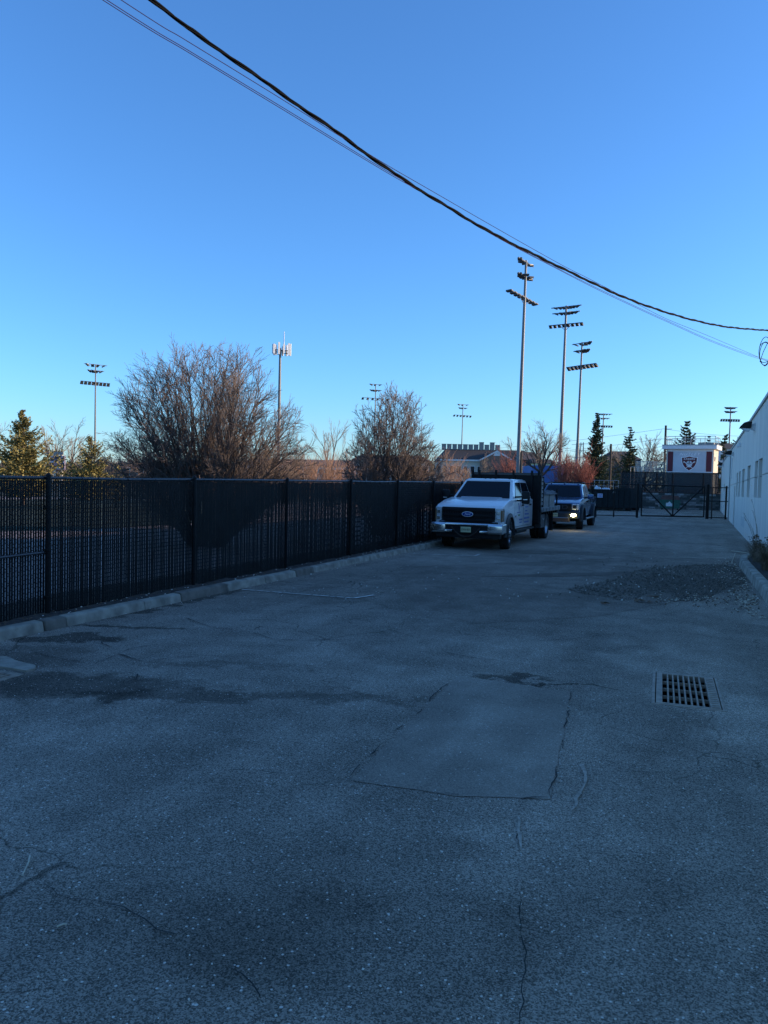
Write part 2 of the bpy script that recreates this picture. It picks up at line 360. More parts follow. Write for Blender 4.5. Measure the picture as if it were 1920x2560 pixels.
def grate(c, ux, hx, hy, nb, nr, label, lm, rm):
    t = thing('drain_grate', label, 'drain', (c.x, c.y, 0), math.atan2(ux.y, ux.x))
    # pit walls
    b = MB(); d = 1.3
    P = [(-hx, -hy), (hx, -hy), (hx, hy), (-hx, hy)]
    b.add([(x, y, 0) for x, y in P] + [(x, y, -d) for x, y in P], [(0, 1, 5, 4), (1, 2, 6, 5), (2, 3, 7, 6), (3, 0, 4, 7), (4, 5, 6, 7)])
    b.build('pit', mt['pit'], t)
    f = MB(); w_ = .028
    f.box(-hx, hx, -hy, -hy + w_, -.06, .006); f.box(-hx, hx, hy - w_, hy, -.06, .006)
    f.box(-hx, -hx + w_, -hy + w_, hy - w_, -.06, .006); f.box(hx - w_, hx, -hy + w_, hy - w_, -.06, .006)
    f.build('frame', mt['iron'], t, bevel=.003)
    x0, x1, y0, y1 = -hx + w_ + .008, hx - w_ - .008, -hy + w_ + .006, hy - w_ - .006
    e = .035
    g = MB(); g.box(x0, x0 + lm, y0, y1, -.05, .008); g.box(x1 - rm, x1, y0, y1, -.05, .008)
    g.box(x0 + lm, x1 - rm, y0, y0 + e, -.05, .008); g.box(x0 + lm, x1 - rm, y1 - e, y1, -.05, .008)
    g.build('rim', mt['iron'], t, bevel=.004)
    a0, a1 = x0 + lm, x1 - rm; p = (a1 - a0) / nb
    bb = MB(); bb.box(-p * .16, p * .16, y0 + e, y1 - e, -.045, .007); b0 = bb.build('bar', mt['iron'], t, bevel=.005, loc=(a0 + p, 0, 0))
    for i in range(2, nb): share(b0, t, (a0 + p * i, 0, 0))
    cr = MB(); cr.box(a0, a1, -.006, .006, -.035, -.004); c0 = None
    for i in range(1, nr + 1):
        y = y0 + e + (y1 - y0 - 2 * e) * i / (nr + 1)
        if c0 is None: c0 = cr.build('cross_rib', mt['iron'], t, loc=(0, y, 0))
        else: share(c0, t, (0, y, 0))
    if rm > .06:
        s = MB()
        for i in range(16):
            y = y0 + .03 + i * (y1 - y0 - .06) / 16
            s.box(x1 - rm + .012, x1 - .012, y, y + .009, .008, .012)
        s.build('cast_ridges', mt['iron'], t)['kind'] = 'stuff'
    return t
grate(gR, uR, hxR, hyR, 8, 3, 'rectangular cast iron storm drain grate set in the asphalt at right', .055, .085)
grate(gL, uL, hxL, hyL, 8, 5, 'rusty storm drain grate beside the broken concrete collar at left edge', .03, .03)

def gpoly(pts, sub=.25, jit=.03, z=.004, seed=1):
    rnd = random.Random(seed); out = []
    for i in range(len(pts)):
        a, b = pts[i], pts[(i + 1) % len(pts)]; n = max(1, int((b - a).length / sub))
        for k in range(n):
            p = a.lerp(b, k / n); out.append((p.x + rnd.uniform(-jit, jit), p.y + rnd.uniform(-jit, jit)))
    return out
def px_poly(lst): return [G(x, y) for x, y in lst]
# broken concrete collar round the left grate
cp = px_poly([(-40, 1642), (0, 1645), (14.5, 1645.5), (40, 1655), (65, 1662.5), (85, 1666), (89, 1670), (85, 1677), (65, 1681), (32.5, 1676), (0, 1671), (-40, 1664)])
cb = MB(); cpl = gpoly(cp, .1, .008); cb.prism(cpl, -.02, .022, ax='z')
tag(cb.build('concrete_collar', M('broken_concrete', (.36, .31, .24), .9, var=.2, scale=9, bump=.8, bscale=30), None), 'broken piece of pale concrete along the left drain', 'concrete')
# pavement repairs and seams (parts of the lot)
sheet('asphalt_patch', gpoly(px_poly([(1147, 1690), (1425, 1730), (1405, 1860), (1379, 1998), (1134, 1990), (873, 1952)]), .2, .012), [], mt['patch'], .004, lot, None)
sheet('asphalt_patch', gpoly(px_poly([(1000, 1418), (1560, 1394), (1905, 1397), (1880, 1470), (1500, 1540), (1180, 1560), (980, 1480)]), .3, .05, seed=3), [], mt['farasph'], .003, lot, None)
sheet('stain', gpoly(px_poly([(1190, 1443), (1300, 1438), (1400, 1433), (1500, 1432), (1570, 1429), (1575, 1436), (1500, 1440), (1400, 1442), (1300, 1443)]), .2, .03, seed=4), [], mt['wet'], .007, lot, None)
hole_px = [(1412, 1473), (1478, 1461), (1536, 1447), (1588, 1427), (1640, 1417), (1705, 1414), (1787, 1411), (1836, 1419), (1862, 1435), (1868, 1458),
           (1829, 1468), (1793, 1481), (1780, 1491), (1754, 1502), (1705, 1502), (1679, 1492), (1673, 1484), (1614, 1486), (1588, 1500), (1556, 1504), (1526, 1496), (1461, 1487)]
hole = px_poly(hole_px)
sheet('pothole', gpoly(hole, .2, .035, seed=5), [], mt['rubbled'], .006, lot, None)
rs = MB(); rnd = random.Random(5)
for i in range(60):      # dark trough along the upper lip
    pass
def inside(p, poly):
    c = False
    for i in range(len(poly)):
        a, b = poly[i], poly[i - 1]
        if (a.y > p.y) != (b.y > p.y) and p.x < (b.x - a.x) * (p.y - a.y) / (b.y - a.y) + a.x: c = not c
    return c
def stone(mb, x, y, z, s, rnd, flat=.6):
    a = rnd.uniform(0, 6.28); M_ = Matrix.Translation((x, y, z + s * flat * .4)) @ Matrix.Rotation(a, 4, 'Z') @ Matrix.Rotation(rnd.uniform(-.4, .4), 4, 'X')
    q = [M_ @ Vector((u * s * rnd.uniform(.6, 1) / 2, v * s * rnd.uniform(.6, 1) / 2, 0)) for u, v in ((-1, -1), (1, -1), (1, 1), (-1, 1))]
    mb.add(q + [M_ @ Vector((rnd.uniform(-.2, .2) * s, rnd.uniform(-.2, .2) * s, s * flat))] + [M_ @ Vector((0, 0, -s * flat * .5))],
           [(0, 1, 4), (1, 2, 4), (2, 3, 4), (3, 0, 4), (1, 0, 5), (2, 1, 5), (3, 2, 5), (0, 3, 5)])
xs = [p.x for p in hole]; ys = [p.y for p in hole]
rb = MB(); rp = MB(); n = 0
while n < 3000:
    p = Vector((rnd.uniform(min(xs), max(xs)), rnd.uniform(min(ys), max(ys)), 0))
    if inside(p, hole) or rnd.random() < .05: 
        stone(rb if rnd.random() < .985 else rp, p.x, p.y, .006, rnd.choice((.012, .02, .02, .035)), rnd); n += 1
tag(rb.build('loose_gravel', mt['rubble'], None), kind='stuff'); tag(rp.build('pale_gravel', mt['pebble'], None), kind='stuff')
# pebbles and grit over the lot
pb = MB(); rnd = random.Random(11)
for i in range(420):
    px, py = rnd.uniform(-40, 1960), 1500 + 1060 * rnd.random() ** 1.1
    p = G(px, py); 
    if p.x > 1.2 or p.x < -7.1: continue
    stone(pb, p.x, p.y, .002, rnd.choice((.005, .006, .008, .011)), rnd)
for i in range(260):
    p = G(rnd.uniform(600, 1900), rnd.uniform(1300, 1500)); 
    if p.x > 1.2 or p.x < -7.1: continue
    stone(pb, p.x, p.y, .002, rnd.uniform(.01, .028), rnd)
tag(pb.build('grit', mt['pebble'], None), kind='stuff')

# cracks: ragged narrow strips
def crack(pts, wdt=.012, jit=.03, seed=1, mat='crack', nm='crack', z=.0095):
    rnd = random.Random(seed); P = px_poly(pts); line = []
    for a, b in zip(P, P[1:]):
        n = max(2, int((b - a).length / .06))
        for k in range(n): line.append(a.lerp(b, k / n))
    line.append(P[-1]); vs, fs = [], []; off = 0
    for i, p in enumerate(line):
        d = (line[min(i + 1, len(line) - 1)] - line[max(i - 1, 0)]).normalized(); nn = Vector((-d.y, d.x, 0))
        off = off * .8 + rnd.uniform(-jit, jit) * .5; h = wdt * rnd.uniform(.15, .6) * min(1, (i + 1) / 4, (len(line) - i) / 4)
        q = p + nn * off; vs += [(q.x - nn.x * h, q.y - nn.y * h, z), (q.x + nn.x * h, q.y + nn.y * h, z)]
    skip = 0
    for i in range(len(line) - 1):
        if skip > 0: skip -= 1; continue
        if rnd.random() < .13: skip = rnd.randint(1, 5); continue
        fs.append((2 * i, 2 * i + 2, 2 * i + 3, 2 * i + 1))
    m = MB(); m.add(vs, fs); return m.build(nm, mt[mat], lot)
CR = [([(440, 1535), (490, 1556), (540, 1570), (600, 1578), (625, 1580), (650, 1568), (700, 1563)], .018), ([(625, 1580), (680, 1600), (760, 1602), (880, 1601)], .014),
      ([(250, 1600), (290, 1636), (350, 1655), (330, 1700), (300, 1712)], .018), ([(350, 1655), (420, 1648), (520, 1640), (600, 1650)], .012),
      ([(0, 1640), (70, 1630), (160, 1650), (240, 1660), (290, 1636)], .014), ([(500, 1719), (640, 1716), (760, 1718), (860, 1722), (960, 1728)], .014),
      ([(1072, 1628), (1130, 1634), (1200, 1647), (1250, 1654), (1320, 1655)], .014), ([(1147, 1690), (1118, 1716), (1050, 1780), (980, 1840), (905, 1915), (873, 1952)], .022),
      ([(1147, 1690), (1220, 1695), (1310, 1708), (1425, 1722)], .02), ([(1425, 1730), (1405, 1860), (1379, 1998)], .02), ([(1090, 1985), (1200, 1996), (1300, 1998), (1400, 1996)], .02),
      ([(1304, 1998), (1309, 2130), (1305, 2200), (1308, 2340), (1307, 2600)], .012), ([(110, 2210), (150, 2240), (280, 2262), (370, 2295), (390, 2330), (470, 2360), (520, 2385), (600, 2440), (640, 2500), (690, 2560)], .014),
      ([(1500, 1930), (1600, 1931), (1700, 1938)], .010), ([(1340, 1604), (1420, 1602), (1500, 1590), (1560, 1580)], .014), ([(1340, 1604), (1320, 1640), (1318, 1662)], .012),
      ([(1805, 1698), (1860, 1703), (1920, 1700)], .022), ([(690, 1460), (760, 1470), (860, 1468), (900, 1474)], .02), ([(873, 1440), (884, 1452), (868, 1458)], .03),
      ([(940, 1374), (1040, 1370), (1130, 1372), (1360, 1378)], .03), ([(1300, 1388), (1500, 1390), (1700, 1391), (1900, 1393)], .03), ([(1412, 1473), (1120, 1443)], .02),
      ([(873, 1952), (760, 1945), (640, 1930), (520, 1920)], .012), ([(420, 1610), (330, 1622), (290, 1636)], .012)]
for i, (p, wd) in enumerate(CR): crack(p, wd * (.9 if min(q[1] for q in p) < 1660 else .5), .03, i + 1)
mt['palecrack'] = M('pale_crack_edge', (.44, .37, .29), .9, var=.3, scale=20)
crack([(1450, 1862), (1461, 1905), (1478, 1950), (1470, 1975), (1435, 2030)], .025, .03, 77, 'palecrack')
crack([(1290, 2040), (1300, 2090), (1308, 2130)], .03, .02, 78, 'palecrack')
# parking bay lines, worn
def line_mark(a, b, wd, seed):
    rnd = random.Random(seed); A, B = G(*a), G(*b); d = (B - A); L_ = d.length; d.normalize(); nn = Vector((-d.y, d.x, 0)); m = MB(); s = 0
    while s < L_:
        e = min(L_, s + rnd.uniform(.08, .3)); j = rnd.uniform(.6, 1)
        q = [A + d * s - nn * wd * j / 2, A + d * e - nn * wd * j / 2, A + d * e + nn * wd * j / 2, A + d * s + nn * wd * j / 2]
        m.add([(v.x, v.y, .0125) for v in q], [(0, 1, 2, 3)]); s = e + (rnd.uniform(0, .05) if rnd.random() < .6 else 0)
    m.build('parking_line', mt['paintline'], lot)
line_mark((605, 1475), (885, 1497), .07, 1); line_mark((885, 1497), (935, 1489), .07, 2)
line_mark((980, 1383), (1187, 1391), .07, 3); line_mark((1187, 1391), (1199, 1386), .07, 4)
line_mark((1290, 1335), (1390, 1341), .07, 5)

# field behind the fence
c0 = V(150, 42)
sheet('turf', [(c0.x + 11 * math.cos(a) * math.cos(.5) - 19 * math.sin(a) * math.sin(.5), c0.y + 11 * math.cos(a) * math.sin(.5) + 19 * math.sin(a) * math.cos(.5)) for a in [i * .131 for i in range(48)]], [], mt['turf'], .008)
sheet('path', [(-40, 2), (-7.9, 2), (-7.9, 47), (-26, 60), (-60, 40)], [], mt['track'], .004)

# ================================================================ LEFT KERB, SOIL, FENCE
kb = thing('kerb', None, None, kind='structure')
FX = -7.69
def kerb_piece(y0, y1, mat, rnd):
    dx, dz = rnd.uniform(-.012, .012), rnd.uniform(-.01, .008)
    m = MB(); x = -7.17 + dx
    m.prism([(x, -.02), (x - .03, .125 + dz), (x - .17, .135 + dz), (x - .17, -.02)], y0 + .006, y1 - .006, ax='y')
    return m.build('kerb_stone', mat, kb, bevel=.018)
rnd = random.Random(3); y = -8.0
ys_st = [G(128, 1568).y, G(185, 1560).y]
stained = [(G(126, 1580).y, G(176, 1568).y), (G(452, 1504).y, G(560, 1478).y), (G(717, 1440).y, G(757, 1430).y)]
cuts = sorted([-8, -5, -2, 1, 3.4] + [v for ab in stained for v in ab] + [G(370, 1525).y, G(660, 1458).y, 19.2, 21.5, 24.4, 27.5, 30.5, 33.5, 36.5, 39.5, 42.6, 45.6, 49])
for a, b in zip(cuts, cuts[1:]):
    if b - a < .05: continue
    mid = (a + b) / 2; st = any(u - .02 <= mid <= v + .02 for u, v in stained)
    kerb_piece(a, b, mt['kerbdirt' if st else 'kerb'], rnd)
# bumpy soil strip
m = MB(); nx, ny = 8, 260
for i in range(nx + 1):
    for j in range(ny + 1):
        x = -7.33 - i * .2; yy = -8 + j * 57.5 / ny
        m.v.append((x + .03 * math.sin(yy * 5), yy, .10 + rnd.uniform(-.012, .025) - (.05 if i == nx else 0)))
for i in range(nx):
    for j in range(ny):
        a = i * (ny + 1) + j; m.f.append((a, a + 1, a + ny + 2, a + ny + 1)); m.m.append(0)
o = m.build('soil', mt['soil'], None, smooth=True); o['kind'] = 'structure'
lv = MB(); lp = MB()
for i in range(900):
    x, yy = rnd.uniform(-7.66, -7.33), rnd.uniform(3, 32)
    stone(lv if i % 5 else lp, x, yy, .115, rnd.uniform(.012, .035), rnd, .3)
for i in range(160):
    yy = rnd.uniform(4, 24); stone(lv if i % 3 else lp, -7.17 + abs(rnd.gauss(0, .06)), yy, .003, rnd.uniform(.008, .02), rnd, .3)
tag(lv.build('leaf_litter', mt['leaf'], None), kind='stuff'); tag(lp.build('pale_litter', mt['pebble'], None), kind='stuff')

fence = thing('privacy_fence', 'long black chain link fence with dark privacy slats along the left kerb', 'fence', (FX, 0, 0))
Y0, SP, NP = 7.41, 3.05, 14
posts = [Y0 + SP * k for k in range(-5, NP)]
def ftop(y): return 1.83 + .0045 * max(0, y - 8)
for i, yp in enumerate(posts):
    m = MB(); m.tube((0, 0, 0), (0, 0, ftop(yp) + .03), .032, n=12); m.tube((0, 0, ftop(yp) + .03), (0, 0, ftop(yp) + .065), .04, .012, n=12)
    for zb in (.3, .9, 1.45): m.tube((0, 0, zb), (0, 0, zb + .025), .041, n=12)
    m.build('post', mt['black'], fence, smooth=True, loc=(.045, yp, 0))
def chain(mb, p0, p1, z0, z1, pw, ph, r, up=None):
    """woven diamonds between two ground points: two families of slanted wires"""
    d = (p1 - p0); L_ = d.length; d.normalize(); nrm = Vector((-d.y, d.x, 0))
    def P(s, z, k): return p0 + d * s + nrm * k + Vector((0, 0, z))
    hgt = z1 - z0; k = ph / pw
    for sgn in (1, -1):
        s = -hgt / k if sgn > 0 else 0
        end = L_ if sgn > 0 else L_ + hgt / k
        s -= s % pw if sgn > 0 else 0
        while s < end:
            a, b = (s, z0), (s + sgn * hgt / k, z1)
            lo, hi = 0.0, 1.0; ds = b[0] - a[0]
            t0, t1 = (0 - a[0]) / ds, (L_ - a[0]) / ds
            if t0 > t1: t0, t1 = t1, t0
            lo, hi = max(0, t0), min(1, t1)
            if hi - lo > .01:
                q0 = P(a[0] + ds * lo, z0 + hgt * lo, .004 * sgn); q1 = P(a[0] + ds * hi, z0 + hgt * hi, .004 * sgn)
                mb.tube(q0, q1, r, n=3, cap=False)
            s += pw
for i, (ya, yb) in enumerate(zip(posts, posts[1:])):
    near = ya > 0 and ya < 20
    m = MB(); za, zb = ftop(ya), ftop(yb)
    m.path([(0, ya, za), (0, (ya + yb) / 2, (za + zb) / 2 - .006 * (i % 3)), (0, yb, zb)], .021, n=10)
    m.build('top_rail', mt['rail'], fence, smooth=True)
    for k in range(8):
        pass
    sl = MB(); n = 76
    for k in range(n):
        yc = ya + (k + .5) * SP / n; dw = rnd.uniform(-.0012, .0012); z1 = (za + zb) / 2 - .035 - (.03 if rnd.random() < .05 else 0); lx = rnd.uniform(-.003, .003)
        wd = (.0154, .0166, .0175)[(ya > 5) + (ya > 11)]
        if rnd.random() < .03: wd -= .0025; dw += rnd.uniform(-.003, .003)
        sl.box(-.012 + lx, -.009 + lx, yc - wd + dw, yc + wd + dw, .07 + rnd.uniform(-.01, .01), z1)
    o = sl.build('slat_filling', mt['slat'], fence); o['kind'] = 'stuff'
    ch = MB(); chain(ch, Vector((.004, ya, 0)), Vector((.004, yb, 0)), .07, (za + zb) / 2, SP / n * 2, .115, .0034)
    for k in range(n):       # wire ends knuckled above the rail
        yc = ya + (k + .5) * SP / n; ch.tube((.0, yc, (za + zb) / 2 + .015), (.003, yc + .008, (za + zb) / 2 + .045), .0028, n=3, cap=False)
    for zt in (.12,): ch.tube((.012, ya, zt), (.012, yb, zt), .003, n=4)
    o = ch.build('chain_link_mesh', mt['black'], fence); o['kind'] = 'stuff'
    tb = MB()
    for k in range(9): tb.tube((.0, ya + .3 * k + .3, (za + zb) / 2 - .024), (.0, ya + .3 * k + .306, (za + zb) / 2 + .001), .024, n=8)
    tb.build('wire_ties', mt['black'], fence)['kind'] = 'stuff'
m = MB(); m.tube((.02, posts[4], .84), (.02, posts[5], .885), .019, n=8); m.build('mid_rail', mt['rail'], fence, smooth=True)

# ================================================================ BUILDING ON THE RIGHT
WX = 1.66
def ztop(y): return 4.53 - .0088 * (y - 18.7)
def zgro(y): return 2.38 - .0080 * (y - 18.7)
YE = 74.0
bld = thing('building', 'long pale stucco building with narrow windows along the right of the lot', 'building', (WX, 0, 0))
def yw(px): return (onX(px, 1220, WX)).y
ops = []      # (y0, y1, z0, z1, kind)
for a, b in ((1903.5, 1894.6), (1892.6, 1885), (1874, 1867), (1860, 1854), (1850, 1846.2), (1843.8, 1840.6)):
    y0, y1 = yw(a), yw(b); ops.append((y0, y1, 1.66 - .008 * (y0 - 23), 2.86 - .0085 * (y0 - 23), 'w'))
ops.append((yw(1838.6), yw(1835.6), -.02, 2.05, 'd'))
ops.append((yw(1811.8), yw(1809.2), 1.75, 2.3, 'w'))
ops.sort()
def wallpiece(y0, y1, za, zb):     # za, zb functions or numbers
    fa = za if callable(za) else (lambda q: za); fb = zb if callable(zb) else (lambda q: zb)
    m = MB(); m.hexa([(0, y0, fa(y0)), (.22, y0, fa(y0)), (.22, y1, fa(y1)), (0, y1, fa(y1)), (0, y0, fb(y0)), (.22, y0, fb(y0)), (.22, y1, fb(y1)), (0, y1, fb(y1))])
    return m.build('wall_panel', mt['wall'], bld)
g0 = lambda q: zgro(q) - .012
g1 = lambda q: zgro(q) + .012
yy = -22.0
def solid(a, b):
    # full-height precast panels with a fine vertical joint every 3 m or so
    n = max(1, round((b - a) / 6.5)); w_ = (b - a) / n
    for i in range(n):
        p, q = a + i * w_, a + (i + 1) * w_ - (.012 if i < n - 1 else 0)
        wallpiece(p, q, -.3, g0); wallpiece(p, q, g1, ztop)
for (a, b, z0, z1, k) in ops:
    if a > yy + .01: solid(yy, a)
    if k == 'd':
        wallpiece(a, b, z1, g0) if z1 < zgro(a) - .03 else None; wallpiece(a, b, g1, ztop)
    elif z1 < zgro(a) - .02:
        wallpiece(a, b, -.3, z0); wallpiece(a, b, z1, g0); wallpiece(a, b, g1, ztop)
    else:
        wallpiece(a, b, -.3, z0); wallpiece(a, b, z1, ztop)
    if k == 'w':
        m = MB(); m.box(.19, .20, a, b, z0, z1); w1 = m.build('window', mt['winglass'], bld)
        m = MB(); m.box(.165, .19, a, a + .05, z0, z1); m.box(.165, .19, b - .05, b, z0, z1); m.box(.165, .19, a + .05, b - .05, z1 - .05, z1); m.box(.165, .19, a + .05, b - .05, z0, z0 + .05)
        m.build('frame', mt['flare'], w1)
    else:
        m = MB(); m.box(.12, .16, a, b, -.01, z1); d1 = m.build('door', M('grey_door', (.18, .20, .21), .5), bld)
        m = MB(); m.tube((.05, a + .12, .95), (.05, a + .26, .95), .014, n=8); m.tube((.05, a + .12, .95), (.12, a + .12, .95), .012, n=8); m.build('handle', mt['trim'], d1)
    yy = b
solid(yy, YE)
m = MB(); m.hexa([(.24, -22, -.3), (26, -22, -.3), (26, YE, -.3), (.24, YE, -.3), (.24, -22, ztop(-22) - .12), (26, -22, ztop(-22) - .12), (26, YE, ztop(YE) - .12), (.24, YE, ztop(YE) - .12)])
m.build('inner_walls', mt['wall'], bld)
for i in range(15):
    a = -22 + i * 96 / 15; b = a + 96 / 15 - .01
    m = MB(); m.hexa([(-.05, a, ztop(a)), (.3, a, ztop(a)), (.3, b, ztop(b)), (-.05, b, ztop(b)), (-.05, a, ztop(a) + .09), (.3, a, ztop(a) + .09), (.3, b, ztop(b) + .09), (-.05, b, ztop(b) + .09)])
    m.build('coping', mt['coping'], bld)
def wall_lamp(px, py, lab):
    p = onX(px, py, WX); s = 1.0
    t = thing('wall_lamp', lab, 'wall lamp', (WX, p.y, p.z - .05), group='hooded lamps on the pale wall')
    m = MB(); m.prism([(-.10, .20), (-.22, .22), (-.36, .17), (-.47, .05), (-.50, -.02), (-.45, -.01), (-.14, -.02)], -.19, .19, ax='y'); m.build('hood', mt['trim'], t, bevel=.01)
    m = MB(); m.prism([(-.45, -.012), (-.33, -.10), (-.18, -.12), (-.14, -.03)], -.16, .16, ax='y'); m.build('lens', M('lamp_lens', (.6, .6, .62), .25), t, bevel=.01)
    m = MB(); m.prism([(-.12, .12), (0, .16), (0, -.10), (-.12, -.06)], -.1, .1, ax='y'); m.build('bracket', mt['wwall'], t)
    return t
wall_lamp(1888, 1066, 'black hooded lamp high on the pale wall, nearest of three')
wall_lamp(1835, 1134, 'black hooded lamp with bright lens on the pale wall, middle one of three')
wall_lamp(1809.5, 1162, 'black hooded lamp near the far end of the pale wall')
p = onX(1852, 1112, WX)
m = MB(); m.box(-.10, 0, -.12, .12, -.09, .09); m.box(-.16, -.10, -.05, .05, -.13, -.02)
tag(m.build('sensor_box', mt['wwall'], None, bevel=.01, loc=(WX, p.y, p.z)), 'small white sensor box on the wall between two lamps', 'sensor')
p = onX(1832, 1140, WX)
m = MB(); m.tube((-.04, p.y, 2.5), (-.04, p.y, ztop(p.y) - .55), .03, n=8); m.build('conduit', mt['wwall'], bld)
p = onX(1826.5, 1200, WX)
m = MB(); m.tube((-.05, p.y, 0), (-.05, p.y, ztop(p.y) - .1), .035, n=8); m.build('downpipe', mt['coping'], bld)
# faint grey stain patch on wall: a repainted square, 2 mm proud
p0, p1 = onX(1853, 1282, WX), onX(1861, 1300, WX)
m = MB(); m.box(-.003, -.001, min(p0.y, p1.y), max(p0.y, p1.y), .35, .75)
m.build('repaired_patch', M('stained_stucco', (.66, .62, .55), .9, var=.1, scale=5), bld)

# ================================================================ PLANTER AT THE RIGHT
pl = thing('planter_kerb', None, None, kind='structure')
path_ = [Vector((1.62, 23.3, 0)), Vector((1.30, 22.9, 0)), Vector((1.02, 22.0, 0)), Vector((.94, 20.9, 0)), Vector((.96, 19.4, 0)), Vector((1.00, 17.7, 0)), Vector((1.06, 15.4, 0)),
         Vector((1.08, 12.8, 0)), Vector((1.08, 10, 0)), Vector((1.08, 7, 0)), Vector((1.08, 4, 0)), Vector((1.08, 1, 0)), Vector((1.08, -3, 0))]
grp = [path_[0:5], path_[4:7], path_[6:8], path_[7:9], path_[8:10], path_[9:11], path_[10:12], path_[11:13]]
for gi, gp in enumerate(grp):
    m = MB(); vs = []; N_ = len(gp)
    for i, p in enumerate(gp):
        d = (gp[min(i + 1, N_ - 1)] - gp[max(i - 1, 0)]).normalized(); nn = Vector((-d.y, d.x, 0))
        if nn.x < 0 and abs(d.y) > .3: nn = -nn
        if gi == 0 and i == 0: nn = Vector((0, -1, 0))
        q = p + d * (.01 if i == 0 else (-.01 if i == N_ - 1 else 0))
        for (o_, z_) in ((0, -.02), (.03, .19), (.19, .20), (.19, -.02)): vs.append((q.x + nn.x * o_, q.y + nn.y * o_, z_))
    fs = []
    for i in range(N_ - 1): fs += [(i * 4 + k, i * 4 + (k + 1) % 4, i * 4 + 4 + (k + 1) % 4, i * 4 + 4 + k) for k in range(4)]
    fs += [(3, 2, 1, 0), tuple((N_ - 1) * 4 + k for k in range(4))]
    m.add(vs, fs); m.build('kerb_stone', mt['kerb'], pl, bevel=.025)
o = sheet('planter_soil', [(1.6, 23.0), (1.35, 22.5), (1.18, 21.5), (1.13, 19), (1.2, 15), (1.25, 10), (1.25, -3), (1.64, -3)], [], mt['soil'], .15)
def grass_clump(name, lab, x, y, n, h, sp, seed, mat='drygrass', tall=0):
    rnd = random.Random(seed); t = thing(name, lab, 'plant', (x, y, .13)); b = MB()
    for i in range(n):
        a = rnd.uniform(0, 6.28); L_ = h * rnd.uniform(.4, 1); lean = sp * rnd.uniform(.1, 1); r_ = rnd.uniform(0, sp * .3)
        p = Vector((r_ * math.cos(a), r_ * math.sin(a), 0)); out = Vector((math.cos(a), math.sin(a), 0)); tw = Vector((-out.y, out.x, 0)) * .005
        pts = [p, p + out * lean * .25 + zz * L_ * .55, p + out * lean * .7 + zz * L_ * .85, p + out * lean * 1.25 + zz * L_ * rnd.uniform(.5, .95)]
        vs = []
        for k, q in enumerate(pts): wq = tw * (1, .9, .7, .15)[k]; vs += [q - wq, q + wq]
        b.add(vs, [(0, 1, 3, 2), (2, 3, 5, 4), (4, 5, 7, 6)])
    o = b.build('blades', mt[mat], t); o['kind'] = 'stuff'
    for i in range(tall):
        a = rnd.uniform(2.2, 3.9); L_ = rnd.uniform(1.0, 1.75); lean = rnd.uniform(.1, .5)
        q = [Vector((.02 * i - .05, rnd.uniform(-.2, .2), 0)) + Vector((math.cos(a) * lean * (s ** 2), math.sin(a) * lean * s * s, L_ * s * (1 - .12 * s))) for s in [k / 6 for k in range(7)]]
        m = MB(); m.path(q, [.006, .006, .005, .005, .004, .003, .002], n=5)
        for k in range(10):
            dd = (q[-1] - q[-2]).normalized(); m.tube(q[-1] - dd * .12 + dd * .012 * k, q[-1] - dd * .12 + dd * (.012 * k + .03) + Vector((rnd.uniform(-.03, .03), rnd.uniform(-.03, .03), rnd.uniform(-.02, .02))), .002, .001, n=3)
        m.build('stem', mt['drygrass'], t)
    return t
grass_clump('dry_grass_clump', 'dry brown ornamental grass at the far end of the kerbed planter', 1.35, 20.6, 500, .62, .42, 5, tall=5)
grass_clump('dry_grass_clump', 'low dry brown grass behind the kerb, nearer than the tall stems', 1.42, 18.6, 500, .62, .42, 6)
rnd = random.Random(9)
t = thing('dead_shrub', 'small dead shrub with curled brown leaves in the planter by the wall', 'shrub', (1.45, 19.8, .13)); m = MB(); l_ = MB()
for i in range(12):
    a = rnd.uniform(0, 6.28); q = [Vector((0, 0, 0))]
    for k in range(6): q.append(q[-1] + Vector((math.cos(a) * .05 + rnd.uniform(-.03, .03), math.sin(a) * .06 + rnd.uniform(-.03, .03), .11)))
    m.path(q, [.01, .009, .008, .006, .005, .004, .003], n=4)
    for k in range(10):
        c = q[rnd.randint(3, 6)] + Vector([rnd.uniform(-.06, .06) for _ in range(3)])
        l_.obox(Matrix.Translation(c) @ Matrix.Rotation(rnd.uniform(0, 6), 4, 'Z') @ Matrix.Rotation(rnd.uniform(0, 6), 4, 'X'), .05, .03, .004)
m.build('branches', mt['bark'], t); l_.build('leaves', mt['leaf'], t)['kind'] = 'stuff'
# leaf litter gathered along the planter
lv = MB(); lw = MB()
for i in range(420):
    yy = rnd.uniform(12.5, 22); x = .95 - abs(rnd.gauss(0, .22)); stone(lv if i % 2 else lw, x, yy, .008, rnd.uniform(.015, .05), rnd, .25)
for i in range(260):
    p = G(1640 + 280 * rnd.random(), 1500 + rnd.gauss(0, 7)); 
    if p.x < 1.0: stone(lv if i % 2 else lw, p.x, p.y, .008, rnd.uniform(.012, .045), rnd, .3)
tag(lv.build('leaf_litter', mt['leaf'], None), kind='stuff'); tag(lw.build('pale_litter', mt['stick'], None), kind='stuff')
def twig(a, b, r, lab, z=.01, mat='stick'):
    A, B = G(*a), G(*b); A.z = B.z = z + r; mid = A.lerp(B, .45) + Vector((.004, .006, .004)); m = MB(); c = A.copy()
    m.path([A - c, mid - c, B - c], [r, r * .95, r * .8], n=7); tag(m.build('twig', mt[mat], None, smooth=True, loc=c), lab, 'stick')
twig((75, 2146), (56, 2195), .0045, 'pale bleached stick lying on the asphalt at lower left')
twig((166, 2319), (142, 2325), .0045, 'short curled pale husk on the asphalt below the stick')
twig((1829, 1379), (1878, 1386), .012, 'long pale stem lying on the asphalt against the planter kerb')
